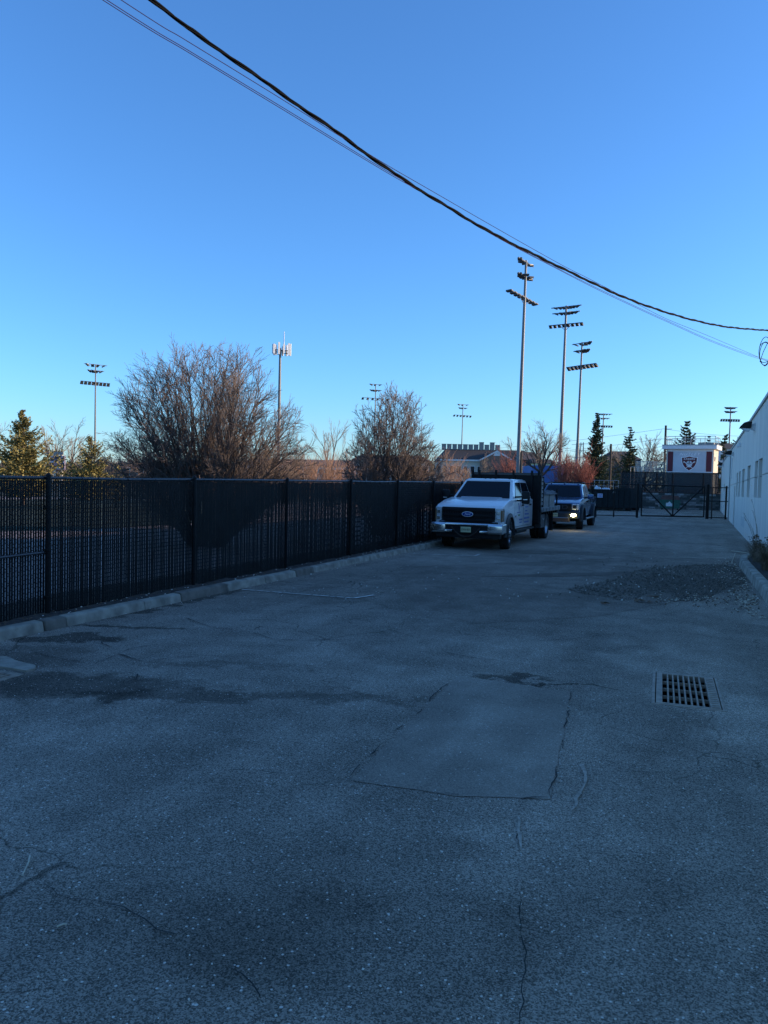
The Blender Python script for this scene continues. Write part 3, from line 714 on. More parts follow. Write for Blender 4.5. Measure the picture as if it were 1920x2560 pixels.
twig((1838, 1384), (1829, 1408), .008, 'thin pale stem lying at an angle off the long one')
for i, (px, py, s, lab) in enumerate([(1608, 1507, .16, 'curled dead leaf cluster just below the gravel pothole'), (1514, 1513, .09, 'small dead leaf left of the leaf cluster on the asphalt'),
                                 (1630, 1495, .10, 'dark dead leaf between the pothole lobes')]):
    p = G(px, py); m = MB(); rr = random.Random(i)
    for k in range(7):
        m.obox(Matrix.Translation((rr.uniform(-s, s) * .8, rr.uniform(-s, s) * .4, .02 + rr.random() * .02)) @ Matrix.Rotation(rr.uniform(0, 6), 4, 'Z') @ Matrix.Rotation(rr.uniform(-.8, .8), 4, 'X'), s * .6, s * .35, .006)
    tag(m.build('dead_leaf', mt['leaf'], None, loc=(p.x, p.y, .005)), lab, 'leaf')

# ================================================================ VEHICLES
def lathe_x(prof, n=28):
    m = MB(); k = len(prof); vs = []
    for i in range(n):
        a = 6.28318 * i / n
        vs += [(x, r * math.cos(a), r * math.sin(a)) for x, r in prof]
    fs = [(i * k + j, i * k + j + 1, ((i + 1) % n) * k + j + 1, ((i + 1) % n) * k + j) for i in range(n) for j in range(k - 1)]
    m.add(vs, fs); return m
def wheel(parent, loc, rr, w_, rim, kind='front', side=1, steer=0):
    """wheel with its outer face towards +x*side"""
    ri = rr * .62; h = w_ / 2
    m = lathe_x([(-h * .85, ri), (-h, rr * .78), (-h * .98, rr * .93), (-h * .82, rr), (h * .82, rr), (h * .98, rr * .93), (h, rr * .78), (h * .85, ri)], 36)
    for i in range(30):          # tread lugs
        a = 6.28318 * i / 30
        for sx in (-1, 1):
            Mx = Matrix.Rotation(a + .05 * sx, 4, 'X') @ Matrix.Translation((sx * h * .55, 0, rr - .004)); m.obox(Mx, h * .55, rr * .12, .022)
    w = m.build('wheel', mt['tyre'], parent, smooth=True, loc=loc); w.rotation_euler = (0, 0, steer)
    s = side
    if kind == 'front': p = [(h * .8 * s, ri), (h * .5 * s, ri * .93), (h * .65 * s, ri * .8), (h * .8 * s, ri * .5), (h * 1.0 * s, ri * .42), (h * 1.15 * s, ri * .3), (h * 1.15 * s, 0)]
    else: p = [(h * .8 * s, ri), (h * .5 * s, ri * .94), (-h * .2 * s, ri * .8), (-h * .45 * s, ri * .45), (-h * .1 * s, ri * .38), (h * .35 * s, ri * .3), (h * .4 * s, 0)]
    r_ = lathe_x(p, 28).build('rim', rim, w, smooth=True)
    m = MB()
    for i in range(8):
        a = 6.28318 * i / 8; c = Vector((0, math.cos(a), math.sin(a))); x = (h * .8 if kind == 'front' else -h * .3) * s
        m.tube(c * ri * .58 + Vector((x, 0, 0)), c * ri * .58 + Vector((x + .05 * s, 0, 0)), .016, n=6)
        if kind == 'spoke': m.hexa([q for q in [Vector((x + dx * s, 0, 0)) + c * r2 + Vector((0, -c.z, c.y)) * t2 for r2, t2, dx in ((ri * .25, -.03, .04), (ri * .25, .03, .04), (ri * .95, .035, .06), (ri * .95, -.035, .06))]] +
                                   [Vector((x + dx * s, 0, 0)) + c * r2 + Vector((0, -c.z, c.y)) * t2 for r2, t2, dx in ((ri * .25, -.03, .08), (ri * .25, .03, .08), (ri * .95, .035, .1), (ri * .95, -.035, .1))])
    m.build('lug_nut' if kind != 'spoke' else 'spoke', rim if kind == 'spoke' else mt['trim'], w)
    return w
def arch(cy, cz, r, a0, a1, n=12):      # points (y,z) over a wheel from the front to the back
    return [(cy - r * math.cos(a), cz + r * math.sin(a)) for a in [a0 + (a1 - a0) * i / n for i in range(n + 1)]]
def flare(parent, side, cy, cz, r, x0, x1, mat, th=.09):
    m = MB(); o_ = arch(cy, cz, r + th, R(-8), R(188), 16); i_ = arch(cy, cz, r, R(-8), R(188), 16)
    for k in range(16):
        q = [o_[k], o_[k + 1], i_[k + 1], i_[k]]
        xa, xb = (x0, x1)
        m.hexa([(side * xa, q[0][0], q[0][1]), (side * xa, q[1][0], q[1][1]), (side * xa, q[2][0], q[2][1]), (side * xa, q[3][0], q[3][1]),
                (side * (xb - .03), q[0][0], q[0][1]), (side * (xb - .03), q[1][0], q[1][1]), (side * xb, q[2][0], q[2][1]), (side * xb, q[3][0], q[3][1])])
    return m.build('wheel_arch_flare', mat, parent)
def quad_on(a, b, c, d, u0, u1, v0, v1):   # sub-quad of the bilinear patch a-b (bottom) d-c (top)
    a, b, c, d = map(Vector, (a, b, c, d))
    P = lambda u, v: a.lerp(b, u).lerp(d.lerp(c, u), v)
    return [P(u0, v0), P(u1, v0), P(u1, v1), P(u0, v1)]
def pane(parent, name, q, mat, t=.008, off=.003):
    n = (q[1] - q[0]).cross(q[3] - q[0]).normalized(); m = MB()
    m.slab([p + n * off for p in q], n * t); return m.build(name, mat, parent, bevel=.003)

def truck_cab(t, hw, hood0, hood1, ybase, belt, yrear, rooff, roofr, zroof, paint, sill, fa, fz, fr, rwell=None, y1=None, bedz=None):
    """one bonnet-and-cab body: side outline with wheel wells, greenhouse, windows"""
    pr = [(.16, sill - .02), (.10, .80), (.11, hood0 - .07), (.22, hood0)] + [(ybase * .55, (hood0 + hood1) / 2 + .03), (ybase, hood1), (yrear, belt)]
    if bedz: pr += [(yrear + .05, bedz), (y1 - .03, bedz), (y1, bedz - .05), (y1, sill + .1)]
    else: pr += [(yrear, sill)]
    if rwell: pr += [p for p in reversed(arch(rwell, fz, fr, R(12), R(168)))]
    pr += [(p[0], p[1]) for p in reversed(arch(fa, fz, fr, R(12), R(168)))]
    m = MB(); m.prism(pr, -hw, hw)
    body = m.build('body', paint, t, bevel=.035, smooth=True)
    # bonnet bulge
    m = MB(); m.hexa([(-hw * .62, .3, hood0 - .02), (hw * .62, .3, hood0 - .02), (hw * .70, ybase - .05, hood1 - .03), (-hw * .70, ybase - .05, hood1 - .03),
                      (-hw * .55, .42, hood0 + .05), (hw * .55, .42, hood0 + .05), (hw * .62, ybase - .05, hood1 + .035), (-hw * .62, ybase - .05, hood1 + .035)])
    m.build('bonnet', paint, t, bevel=.02, smooth=True)
    # greenhouse
    wb, wt = hw * .955, hw * .76; y0b, y1b, y0t, y1t = ybase, yrear - .02, rooff, roofr
    lo = [(-wb, y0b, belt - .01), (wb, y0b, belt - .01), (wb, y1b, belt - .01), (-wb, y1b, belt - .01)]
    up = [(-wt, y0t, zroof - .05), (wt, y0t, zroof - .05), (wt, y1t, zroof - .05), (-wt, y1t, zroof - .05)]
    m = MB(); m.hexa(lo + up); m.build('pillars', paint, t, bevel=.03, smooth=True)
    m = MB(); m.hexa([(-wt - .01, y0t - .03, zroof - .055), (wt + .01, y0t - .03, zroof - .055), (wt + .01, y1t + .02, zroof - .055), (-wt - .01, y1t + .02, zroof - .055),
                      (-wt * .88, y0t + .12, zroof), (wt * .88, y0t + .12, zroof), (wt * .88, y1t - .1, zroof), (-wt * .88, y1t - .1, zroof)])
    m.build('roof', paint, t, bevel=.025, smooth=True)
    pane(t, 'windscreen', quad_on(lo[0], lo[1], up[1], up[0], .05, .95, .05, .93), mt['glass'])
    q = quad_on(lo[0], lo[1], up[1], up[0], .12, .88, .05, .09); m = MB()
    for u0, u1 in ((.08, .45), (.5, .88)):
        a, b = quad_on(lo[0], lo[1], up[1], up[0], u0, u1, .06, .14)[0], quad_on(lo[0], lo[1], up[1], up[0], u0, u1, .06, .13)[2]
        m.tube(a + Vector((0, -.03, .01)), b + Vector((0, -.03, -.02)), .012, n=5)
    m.build('wiper', mt['trim'], t)
    for s in (1, -1):
        a, b, c, d = ((lo[1], lo[2], up[2], up[1]) if s > 0 else (lo[3], lo[0], up[0], up[3]))
        spl = .50
        if s > 0: rngs = ((.14, spl - .02, .06, .90), (spl + .02, .94, .06, .90))
        else: rngs = ((.06, 1 - spl - .02, .06, .90), (1 - spl + .02, .86, .06, .90))
        for r_ in rngs:
            q = quad_on(a, b, c, d, *r_)
            # front quarter follows the raked pillar
            pane(t, 'side_window', q, mt['glass'])
    return body

def door_seam(t, s, hw, y0, y1, z0, z1, handle=True, hc='trim'):
    m = MB(); x = hw + .001
    for (a, b, c, d) in ((y0, y0 + .012, z0, z1), (y1 - .012, y1, z0, z1), (y0, y1, z0, z0 + .012), (y0, y1, z1 - .008, z1)):
        m.box(min(s * x, s * (x - .004)), max(s * x, s * (x - .004)), a, b, c, d)
    o = m.build('door_seam', mt['trim'], t)
    if handle:
        m = MB(); xa, xb = s * (hw + .01), s * (hw + .05); m.box(min(xa, xb), max(xa, xb), y1 - .30, y1 - .12, z1 - .16, z1 - .11); m.build('door_handle', mt[hc], t, bevel=.01)

# ---------------- white flatbed work truck
tr = thing('flatbed_truck', 'white crew cab work truck with black headboard and flatbed, parked beside the fence', 'truck', (-6.10, 21.15, 0))
HW = .985
truck_cab(tr, HW, 1.26, 1.46, 1.50, 1.42, 4.28, 2.28, 4.16, 2.05, mt['white'], .52, 1.0, .44, .50)
m = MB(); m.box(-.80, .80, .2, 4.3, .34, .60); m.box(-.93, .93, .45, 1.6, .58, .9); m.build('chassis', mt['trim'], tr)
for s in (1, -1):
    flare(tr, s, 1.0, .44, .50, HW - .03, HW + .055, mt['flare'], .10)
    door_seam(tr, s, HW, 1.62, 2.85, .60, 1.385); door_seam(tr, s, HW, 2.87, 3.98, .60, 1.385)
    m = MB(); m.box(min(s * .99, s * 1.06), max(s * .99, s * 1.06), 1.65, 4.2, .46, .52); m.build('running_board', mt['trim'], tr, bevel=.01)
# grille
m = MB(); m.box(-.78, .78, .03, .13, .80, 1.20); m.build('grille_surround', mt['trim'], tr, bevel=.02)
for z0 in (.85, .98, 1.12):
    m = MB(); m.box(-.76, .76, -.005, .06, z0 - .035, z0 + .035); m.build('grille_bar', mt['black'], tr, bevel=.012)
m = MB()
for i in range(30): m.box(-.74 + i * .051, -.725 + i * .051, .0, .05, .80, 1.14)
m.build('grille_mesh', mt['black'], tr)
m = MB(); m.box(-.86, .86, .07, .20, .74, .82); m.build('grille_base', mt['trim'], tr)
def oval(rx, rz, y, t_, n=28):
    m = MB(); m.prism([(rx * math.cos(6.28318 * i / n), rz * math.sin(6.28318 * i / n)) for i in range(n)], y, y + t_, ax='y'); return m
e0 = oval(.168, .075, -.035, .03).build('emblem', mt['wwall'], tr, bevel=.006, loc=(0, 0, 1.01))
oval(.150, .058, -.040, .012).build('emblem_field', mt['emblem'], e0)
text('Ford', 'emblem_lettering', .085, mt['bannerw'], face_mat((0, -.042, 0), (1, 0, 0), (0, 0, 1)), e0, shear=.3)
for s in (1, -1):
    q = MB(); xs_ = sorted((s * .80, s * .985)); q.box(xs_[0], xs_[1], .06, .30, .80, 1.20); hl = q.build('headlight', mt['lens'], tr, bevel=.02)
    q = MB(); a, b = sorted((s * .70, s * .80)); q.box(a, b, .05, .2, 1.10, 1.17); q.box(a, b, .05, .2, .79, .86); q.build('headlight_bracket', mt['chrome'], tr, bevel=.008)
    for z_ in (.88, 1.06):
        q = MB(); a, b = sorted((s * .83, s * .93)); q.box(a, b, .045, .06, z_ - .05, z_ + .05); q.build('reflector', mt['chrome'], hl, bevel=.01)
    q = MB(); a, b = sorted((s * .945, s * .987)); q.box(a, b, .05, .34, .82, 1.14); q.build('side_marker', M('dull_amber', (.22, .12, .06), .2), hl)
# bumper
m = MB()
def bump(x0, x1, zt, zb, y0=-.14, y1=.08):
    m.prism([(y0 + .05, zb), (y0, zb + .05), (y0, zt - .06), (y0 + .04, zt), (y1, zt), (y1, zb)], x0, x1)
bump(-.62, .62, .76, .685); bump(-1.04, -.62, .76, .47); bump(.62, 1.04, .76, .47); bump(-.62, -.40, .56, .50); bump(.40, .62, .56, .50)
bu = m.build('front_bumper', mt['chrome'], tr, bevel=.015, smooth=True)
m = MB()
for s in (1, -1): 
    a, b = sorted((s * 1.0, s * 1.045)); m.box(a, b, -.05, .36, .49, .75)
m.build('bumper_end', mt['chrome'], tr, bevel=.02)
m = MB(); m.box(-.62, .62, -.08, .05, .46, .69); m.build('bumper_recess', mt['trim'], tr)
m = MB(); m.box(-.95, .95, -.02, .2, .33, .47); m.build('front_valance', mt['trim'], tr, bevel=.02)
m = MB(); m.box(-.15, .15, -.155, -.145, .50, .655); pp = m.build('license_plate', mt['plate'], tr, bevel=.003)
text('XKN·85Y', 'plate_lettering', .085, mt['ink'], face_mat((0, -.157, .575), (1, 0, 0), (0, 0, 1)), pp, sx=.8)
# tow chain draped under the plate
m = MB(); n_ = 26
for i in range(n_):
    u = -1 + 2 * i / (n_ - 1); c = Vector((u * .40, -.17, .38 + .24 * abs(u) ** 2)); d = Vector((.40, 0, .48 * u)).normalized(); sd_ = Vector((0, 1, 0)) if i % 2 else Vector((-d.z, 0, d.x))
    ring = [c + d * .026 * math.cos(a) + sd_ * .016 * math.sin(a) for a in [k * .785 for k in range(9)]]
    m.path(ring, .007, n=4)
m.build('tow_chain', M('rusty_chain', (.10, .075, .06), .6, .6, var=.3), tr)
# roof clearance lamps
for x in (-.62, -.14, .02, .18, .62):
    m = MB(); m.box(-.03, .03, -.04, .05, 0, .03); m.build('clearance_light', mt['trim'], tr, bevel=.01, loc=(x, 2.42, 2.025))
# mirrors
for s in (1, -1):
    m = MB(); a, b = sorted((s * 1.13, s * 1.38)); m.box(a, b, 1.80, 1.92, 1.30, 1.68); mi = m.build('mirror', mt['trim'], tr, bevel=.045, smooth=True)
    m = MB(); m.tube((s * .93, 1.86, 1.50), (s * 1.18, 1.86, 1.52), .028, n=8); m.tube((s * .93, 1.86, 1.40), (s * 1.18, 1.86, 1.40), .028, n=8); m.build('mirror_arm', mt['trim'], tr)
    m = MB(); a, b = sorted((s * 1.20, s * 1.32)); m.box(a, b, 1.785, 1.80, 1.42, 1.45); m.build('mirror_marker', mt['lens'], mi)
# printed door sign, plain bars where the small lettering cannot be read
m = MB(); x = HW + .0035
for (y0, y1, z0, z1) in ((1.95, 2.45, 1.02, 1.05), (3.1, 3.6, 1.16, 1.20), (3.1, 3.5, 1.04, 1.08), (3.05, 3.7, .93, .98), (2.25, 2.75, .78, .83), (2.95, 3.8, .80, .86), (2.3, 2.7, .70, .74), (3.0, 3.7, .68, .73)):
    nseg = int((y1 - y0) / .07)
    for k in range(nseg): m.box(x - .002, x, y0 + k * .07, y0 + k * .07 + .05, z0, z1)
m.build('door_print', mt['blueink'], tr)
m = MB(); m.prism([(2.02, 1.36), (2.14, 1.30), (2.22, 1.10), (2.30, 1.30), (2.40, 1.36), (2.23, 1.06)], x - .002, x + .001); m.build('door_emblem', mt['blueink'], tr)
m = MB(); m.prism([(2.05, .97), (2.40, .97), (2.3, .92), (2.15, .92)], x - .002, x); m.build('door_leaf_print', mt['greenink'], tr)
m = MB(); m.box(HW, HW + .006, 1.66, 1.86, .90, .95); m.build('engine_badge', mt['chrome'], tr)
# inspection sticker and mirror tag inside the windscreen
m = MB(); m.box(-.02, .02, 2.0, 2.01, 1.64, 1.80); m.build('hanging_tag', mt['winwhite'], tr)
# wheels
wheel(tr, (-.87, 1.0, .44), .44, .28, mt['rim'], 'front', -1, R(6)); wheel(tr, (.87, 1.0, .44), .44, .28, mt['rim'], 'front', 1, R(6))
for s in (-1, 1):
    wheel(tr, (s * .98, 6.25, .44), .44, .26, mt['rim'], 'rear', s); wheel(tr, (s * .70, 6.25, .44), .44, .26, mt['rim'], 'rear', s)
m = MB(); m.tube((-.9, 6.25, .42), (.9, 6.25, .42), .07, n=10); m.tube((-.8, 1.0, .40), (.8, 1.0, .40), .05, n=10); m.box(-.15, .15, 6.05, 6.45, .3, .55)
for s in (-1, 1): a, b = sorted((s * .38, s * .48)); m.box(a, b, 4.2, 8.0, .62, .85)
m.build('axles_and_frame', mt['trim'], tr)
# flatbed
m = MB(); m.box(-1.2, 1.2, 4.50, 8.15, .98, 1.05); m.build('deck', mt['trim'], tr)
for i in range(9):
    m = MB(); y_ = 4.55 + i * .42; m.box(-1.15, 1.15, y_, y_ + .07, .87, .98); m.build('cross_member', mt['trim'], tr)
for s in (-1, 1):
    m = MB(); a, b = sorted((s * 1.2, s * 1.24)); m.box(a, b, 4.56, 8.15, .98, 1.13); m.build('side_rail', mt['bedgrey'], tr, bevel=.008)
    for k in range(6):
        q = MB(); a, b = sorted((s * 1.24, s * 1.255)); y_ = 4.8 + k * .6; q.box(a, b, y_, y_ + .10, .995, 1.115); q.build('stake_pocket', mt['bedgrey'], tr)
    m = MB(); a, b = sorted((s * .86, s * 1.2)); m.box(a, b, 6.9, 6.92, .25, .9); m.build('mudflap', mt['trim'], tr)
m = MB(); m.box(-1.2, 1.2, 8.15, 8.19, .9, 1.13); m.build('rear_plate', mt['bedgrey'], tr)
m = MB(); m.box(-1.19, 1.19, 4.46, 4.50, .60, 2.28); m.build('headboard', mt['black'], tr)
m = MB(); m.box(-1.19, 1.19, 4.43, 4.46, 2.20, 2.27); m.build('headboard_rail', mt['rail'], tr)
for x in (-1.12, -.90, -.32, .28, .90, 1.13):
    m = MB(); m.box(x - .035, x + .035, 4.40, 4.455, .62, 2.36); m.build('headboard_stake', mt['black'], tr, bevel=.005)
m = MB(); m.box(1.12, 1.20, 4.50, 4.62, .6, 2.28); m.box(-1.20, -1.12, 4.50, 4.62, .6, 2.28); m.build('headboard_wing', mt['black'], tr)
m = MB(); m.box(.98, 1.19, 4.70, 5.35, .44, .88); tb = m.build('toolbox', mt['flare'], tr, bevel=.012)
m = MB(); m.box(1.19, 1.205, 4.98, 5.08, .70, .76); m.build('latch', mt['chrome'], tb)
m = MB(); m.tube((1.205, 4.62, 1.0), (1.24, 4.62, 1.0), .045, n=12); m.build('marker_lamp', M('dull_orange_lens', (.14, .06, .03), .3), tr)
# stake side rack at the front of the bed
m = MB(); m.box(1.12, 1.17, 5.14, 5.20, 1.13, 2.16); m.box(1.12, 1.17, 7.9, 7.96, 1.13, 1.75); m.build('rack_post', mt['black'], tr)
for k in range(7):
    m = MB(); m.box(1.13, 1.155, 4.63, 5.13, 1.20 + k * .135, 1.30 + k * .135); m.build('rack_slat', mt['binw'] if k % 2 else mt['bedgrey'], tr)
# load: each piece a thing of its own
TX, TY = -6.10, 21.15
def crate(x, y, sx, sy, sz, lab):
    t = thing('crate', lab, 'crate', (TX + x, TY + y, 1.052))
    m = MB(); m.box(-sx / 2 + .02, sx / 2 - .02, -sy / 2 + .02, sy / 2 - .02, 0, sz - .02); m.build('inner_box', mt['tarp'], t)
    n = max(3, int(sy / .14))
    for k in range(n):
        for s in (-1, 1):
            q = MB(); a, b = sorted((s * sx / 2, s * (sx / 2 - .02))); q.box(a, b, -sy / 2 + k * sy / n + .006, -sy / 2 + (k + 1) * sy / n - .006, .0, sz); q.build('plank', mt['binw'], t)
    for s in (-1, 1):
        q = MB(); a, b = sorted((s * (sy / 2 + .0), s * (sy / 2 - .02))); q.box(-sx / 2 + .021, sx / 2 - .021, a, b, 0, sz); q.build('end_board', mt['binw'], t)
crate(.80, 5.95, .62, 1.0, .52, 'weathered grey wooden crate on the flatbed, nearer the cab')
crate(.80, 7.15, .62, 1.05, .50, 'weathered grey wooden crate on the flatbed, nearer the tail')
def lumpy(name, lab, cat, loc, sx, sy, sz, mat, seed, n=14):
    rnd = random.Random(seed); m = MB(); vs = []
    for i in range(n):
        for j in range(n):
            u, v = i / (n - 1) * 2 - 1, j / (n - 1) * 2 - 1; e = max(abs(u), abs(v)); h = (1 - e ** 5) * (.72 + .28 * math.sin(3.1 * u + seed) * math.cos(2.7 * v)) + (0 if e == 1 else rnd.uniform(-.08, .08))
            vs.append((u * sx / 2, v * sy / 2, max(0, h) * sz))
    vs.append((0, 0, -.001)); fs = [(i * n + j, (i + 1) * n + j, (i + 1) * n + j + 1, i * n + j + 1) for i in range(n - 1) for j in range(n - 1)]
    m.add(vs, fs); return tag(m.build(name, mat, None, smooth=True, loc=loc), lab, cat)
lumpy('tarp', 'dark crumpled tarp bundled over the crates on the flatbed', 'tarp', (TX + .72, TY + 6.75, 1.56), .9, 2.5, .20, mt['tarp'], 2)
lumpy('gear_pile', 'dark covered heap of gear filling the middle of the flatbed', 'load', (TX - .35, TY + 6.2, 1.052), 1.5, 3.0, .72, mt['tarp'], 4)
m = MB(); m.path([(0, -.46, 0), (0, -.42, 0), (0, -.34, 0), (0, .34, 0), (0, .42, 0), (0, .46, 0)], [.03, .10, .145, .145, .10, .03], n=18)
tag(m.build('gas_cylinder', mt['wwall'], None, smooth=True, loc=(TX + .62, TY + 5.70, 1.80)), 'white gas cylinder lying on top of the load behind the headboard', 'cylinder')
m = MB(); m.path([(0, -.1, 0), (0, -.05, .02), (0, .05, .02), (0, .1, 0)], [.05, .11, .11, .05], n=12)
tag(m.build('gear_bag', mt['tarp'], None, smooth=True, loc=(TX + .42, TY + 5.45, 1.88)), 'small black bag beside the white gas cylinder', 'bag')

# ---------------- blue pickup behind
pk = thing('pickup_truck', 'dark blue off road pickup with one yellow fog lamp lit, parked behind the flatbed', 'pickup', (-5.72, 33.2, 0))
HB = 1.0
truck_cab(pk, HB, 1.16, 1.36, 1.50, 1.36, 3.95, 2.25, 3.80, 1.98, mt['blue'], .50, 1.0, .46, .52, rwell=4.75, y1=5.75, bedz=1.38)
m = MB(); m.box(-.78, .78, .3, 5.7, .36, .62); m.box(-.95, .95, .42, 1.6, .6, .9); m.box(-.95, .95, 4.2, 5.3, .6, .95); m.build('chassis', mt['trim'], pk)
m = MB(); m.box(-.90, .90, 4.1, 5.65, 1.376, 1.39); m.build('bed_liner', mt['trim'], pk)
for s in (1, -1):
    flare(pk, s, 1.0, .46, .50, HB - .03, HB + .10, mt['flare'], .13); flare(pk, s, 4.75, .46, .50, HB - .03, HB + .10, mt['flare'], .13)
    door_seam(pk, s, HB, 1.66, 2.78, .62, 1.34); door_seam(pk, s, HB, 2.80, 3.72, .62, 1.34)
    m = MB(); a, b = sorted((s * 1.0, s * 1.12)); m.box(a, b, 1.7, 4.05, .42, .48); m.build('running_board', mt['rim'], pk, bevel=.01)
    m = MB(); a, b = sorted((s * 1.10, s * 1.36)); m.box(a, b, 1.72, 1.88, 1.30, 1.52); m.build('mirror', mt['emblem'] if False else mt['blue'], pk, bevel=.045, smooth=True)
    m = MB(); m.tube((s * .93, 1.82, 1.36), (s * 1.14, 1.82, 1.38), .035, n=8); m.build('mirror_arm', mt['trim'], pk)
m = MB(); m.box(-.68, .68, -.02, .14, .80, 1.12); gr_ = m.build('grille', mt['trim'], pk, bevel=.03)
text('FORD', 'grille_lettering', .26, mt['flare'], face_mat((0, -.028, .965), (1, 0, 0), (0, 0, 1)), gr_, ext=.012, space=1.15, sx=1.5)
m = MB()
for z_ in (.84, .90, 1.03, 1.09): m.box(-.66, .66, -.03, -.015, z_ - .012, z_ + .012)
m.build('grille_slats', mt['black'], gr_)
for s in (1, -1):
    q = MB(); a, b = sorted((s * .70, s * .99)); q.box(a, b, .04, .34, .86, 1.12); hl = q.build('headlight', mt['lens'], pk, bevel=.03)
    q = MB(); a, b = sorted((s * .74, s * .88)); q.box(a, b, .025, .05, .92, 1.06); q.build('reflector', mt['trim'], hl, bevel=.01)
    q = MB(); a, b = sorted((s * .885, s * .91)); q.box(a, b, .02, .05, .86, 1.11); q.build('light_strip', mt['chrome'], hl)
m = MB(); m.prism([(-.12, .50), (-.14, .74), (-.02, .80), (.25, .80), (.25, .50)], -.99, .99); m.build('front_bumper', mt['flare'], pk, bevel=.03)
m = MB(); m.prism([(-.06, .34), (-.13, .50), (.2, .50), (.3, .34)], -.62, .62); m.build('skid_plate', M('dull_skid_plate', (.17, .13, .11), .5, .4), pk, bevel=.02)
m = MB(); m.box(-.60, .60, -.16, -.12, .50, .535); m.build('bumper_lip', mt['rim'], pk, bevel=.01)
m = MB(); m.box(-.15, .15, -.16, -.15, .56, .715); pp = m.build('license_plate', mt['plate'], pk, bevel=.003)
text('N45·GRY', 'plate_lettering', .085, mt['ink'], face_mat((0, -.162, .64), (1, 0, 0), (0, 0, 1)), pp, sx=.8)
for s in (1, -1):
    m = MB(); m.prism([(.13 * math.cos(a) * 1.1, .075 * math.sin(a)) for a in [k * .393 for k in range(16)]], -.155, -.13, ax='y'); fh_ = m.build('fog_lamp', mt['trim'], pk, loc=(s * .80, 0, .64))
    m = MB(); m.prism([(.115 * math.cos(a), .062 * math.sin(a)) for a in [k * .393 for k in range(16)]], -.170, -.156, ax='y')
    m.build('fog_lens', emis('lit_fog_lens', (1, .86, .34), 30) if s > 0 else mt['lens'], fh_)
ld = bpy.data.lights.new('fog_lamp_beam', 'SPOT'); lo_ = bpy.data.objects.new('fog_lamp_beam', ld); COL.objects.link(lo_); lo_.parent = pk
ld.energy = 5; ld.color = (1, .93, .5); ld.spot_size = R(150); ld.spot_blend = 1; ld.shadow_soft_size = .05
lo_.location = (.80, -.24, .64); lo_.rotation_euler = (R(80), 0, 0)
for x in (-.6, 0, .6):
    m = MB(); m.box(-.03, .03, -.05, .05, 0, .035); m.build('roof_marker', mt['blue'], pk, bevel=.01, loc=(x, 2.32, 1.97))
m = MB(); m.tube((-.74, 3.0, 2.03), (.74, 3.0, 2.03), .025, n=8); m.tube((-.74, 2.5, 2.03), (-.74, 3.6, 2.03), .02, n=6); m.tube((.74, 2.5, 2.03), (.74, 3.6, 2.03), .02, n=6); m.build('roof_bars', mt['trim'], pk)
for (x, y_) in ((-.90, 1.0), (.90, 1.0), (-.90, 4.75), (.90, 4.75)):
    wheel(pk, (x, y_, .45), .45, .30, mt['darkrim'], 'spoke', 1 if x > 0 else -1, R(6) if y_ < 2 else 0)
m = MB(); m.tube((-.9, 4.75, .45), (.9, 4.75, .45), .06, n=8); m.tube((-.9, 1.0, .45), (.9, 1.0, .45), .05, n=8); m.build('axle', mt['trim'], pk)
lumpy('green_bag', 'green bag poking up from the bed of the blue pickup', 'bag', (-5.72 + .72, 33.2 + 4.55, 1.391), .45, .6, .26, M('green_bag', (.03, .09, .03), .7), 8, 10)

# ================================================================ OVERHEAD CABLES
def wire3d(pts, ext0=14, ext1=2.5):
    out = []
    for px, py in pts:
        t_ = (px - 379) / (1917 - 379); iz = (1 / 8.0) * (1 - t_) + (1 / 21.5) * t_
        out.append(at(px, py, 1 / iz))
    d0 = (out[0] - out[1]).normalized(); d1 = (out[-1] - out[-2]).normalized()
    out = [out[0] + d0 * ext0 * k / 4 + Vector((0, 0, .02 * (k * ext0 / 4) ** 1.5)) for k in (4, 3, 2, 1)] + out + [out[-1] + d1 * ext1 * .5 , out[-1] + d1 * ext1]
    # smooth with Catmull-Rom
    res = []
    for i in range(len(out) - 1):
        p0, p1, p2, p3 = out[max(i - 1, 0)], out[i], out[i + 1], out[min(i + 2, len(out) - 1)]
        for k in range(10):
            t = k / 10; res.append(.5 * ((2 * p1) + (p2 - p0) * t + (2 * p0 - 5 * p1 + 4 * p2 - p3) * t * t + (3 * p1 - p0 - 3 * p2 + p3) * t ** 3))
    return res + [out[-1]]
main = wire3d([(379, 0), (487, 81), (590, 154), (722, 247), (843, 331), (963, 418), (1084, 496), (1240, 588), (1400, 668), (1475, 704), (1525, 728), (1588, 754), (1666, 781), (1745, 803), (1823, 818), (1917, 826)])
cb_ = thing('cable_bundle', 'thick twisted black power cable sagging across the sky', 'cable', tuple(main[0]))
acc = [0]
for a, b in zip(main, main[1:]): acc.append(acc[-1] + (b - a).length)
def at_len(s):
    import bisect
    i = min(max(bisect.bisect(acc, s) - 1, 0), len(main) - 2); t = (s - acc[i]) / max(1e-6, acc[i + 1] - acc[i]); return main[i].lerp(main[i + 1], t), (main[i + 1] - main[i]).normalized()
for ph in range(3):
    pts = []; s = 0
    while s < acc[-1]:
        c, d = at_len(s); a = d.cross(zz).normalized(); b = a.cross(d); an = s * 6.28318 / 1.15 + ph * 2.094
        pts.append(c + (a * math.cos(an) + b * math.sin(an)) * (.0145 if ph else .010) - main[0]); s += .07
    MBp = MB(); MBp.path(pts, .0125 if ph else .008, n=7); MBp.build('strand', mt['cable'], cb_, smooth=True)
WA = [(303, 0), (457, 96), (596, 181), (722, 259), (843, 336), (963, 410), (1084, 480), (1240, 570), (1400, 660), (1475, 698), (1588, 757), (1666, 797), (1767, 838), (1892, 891)]
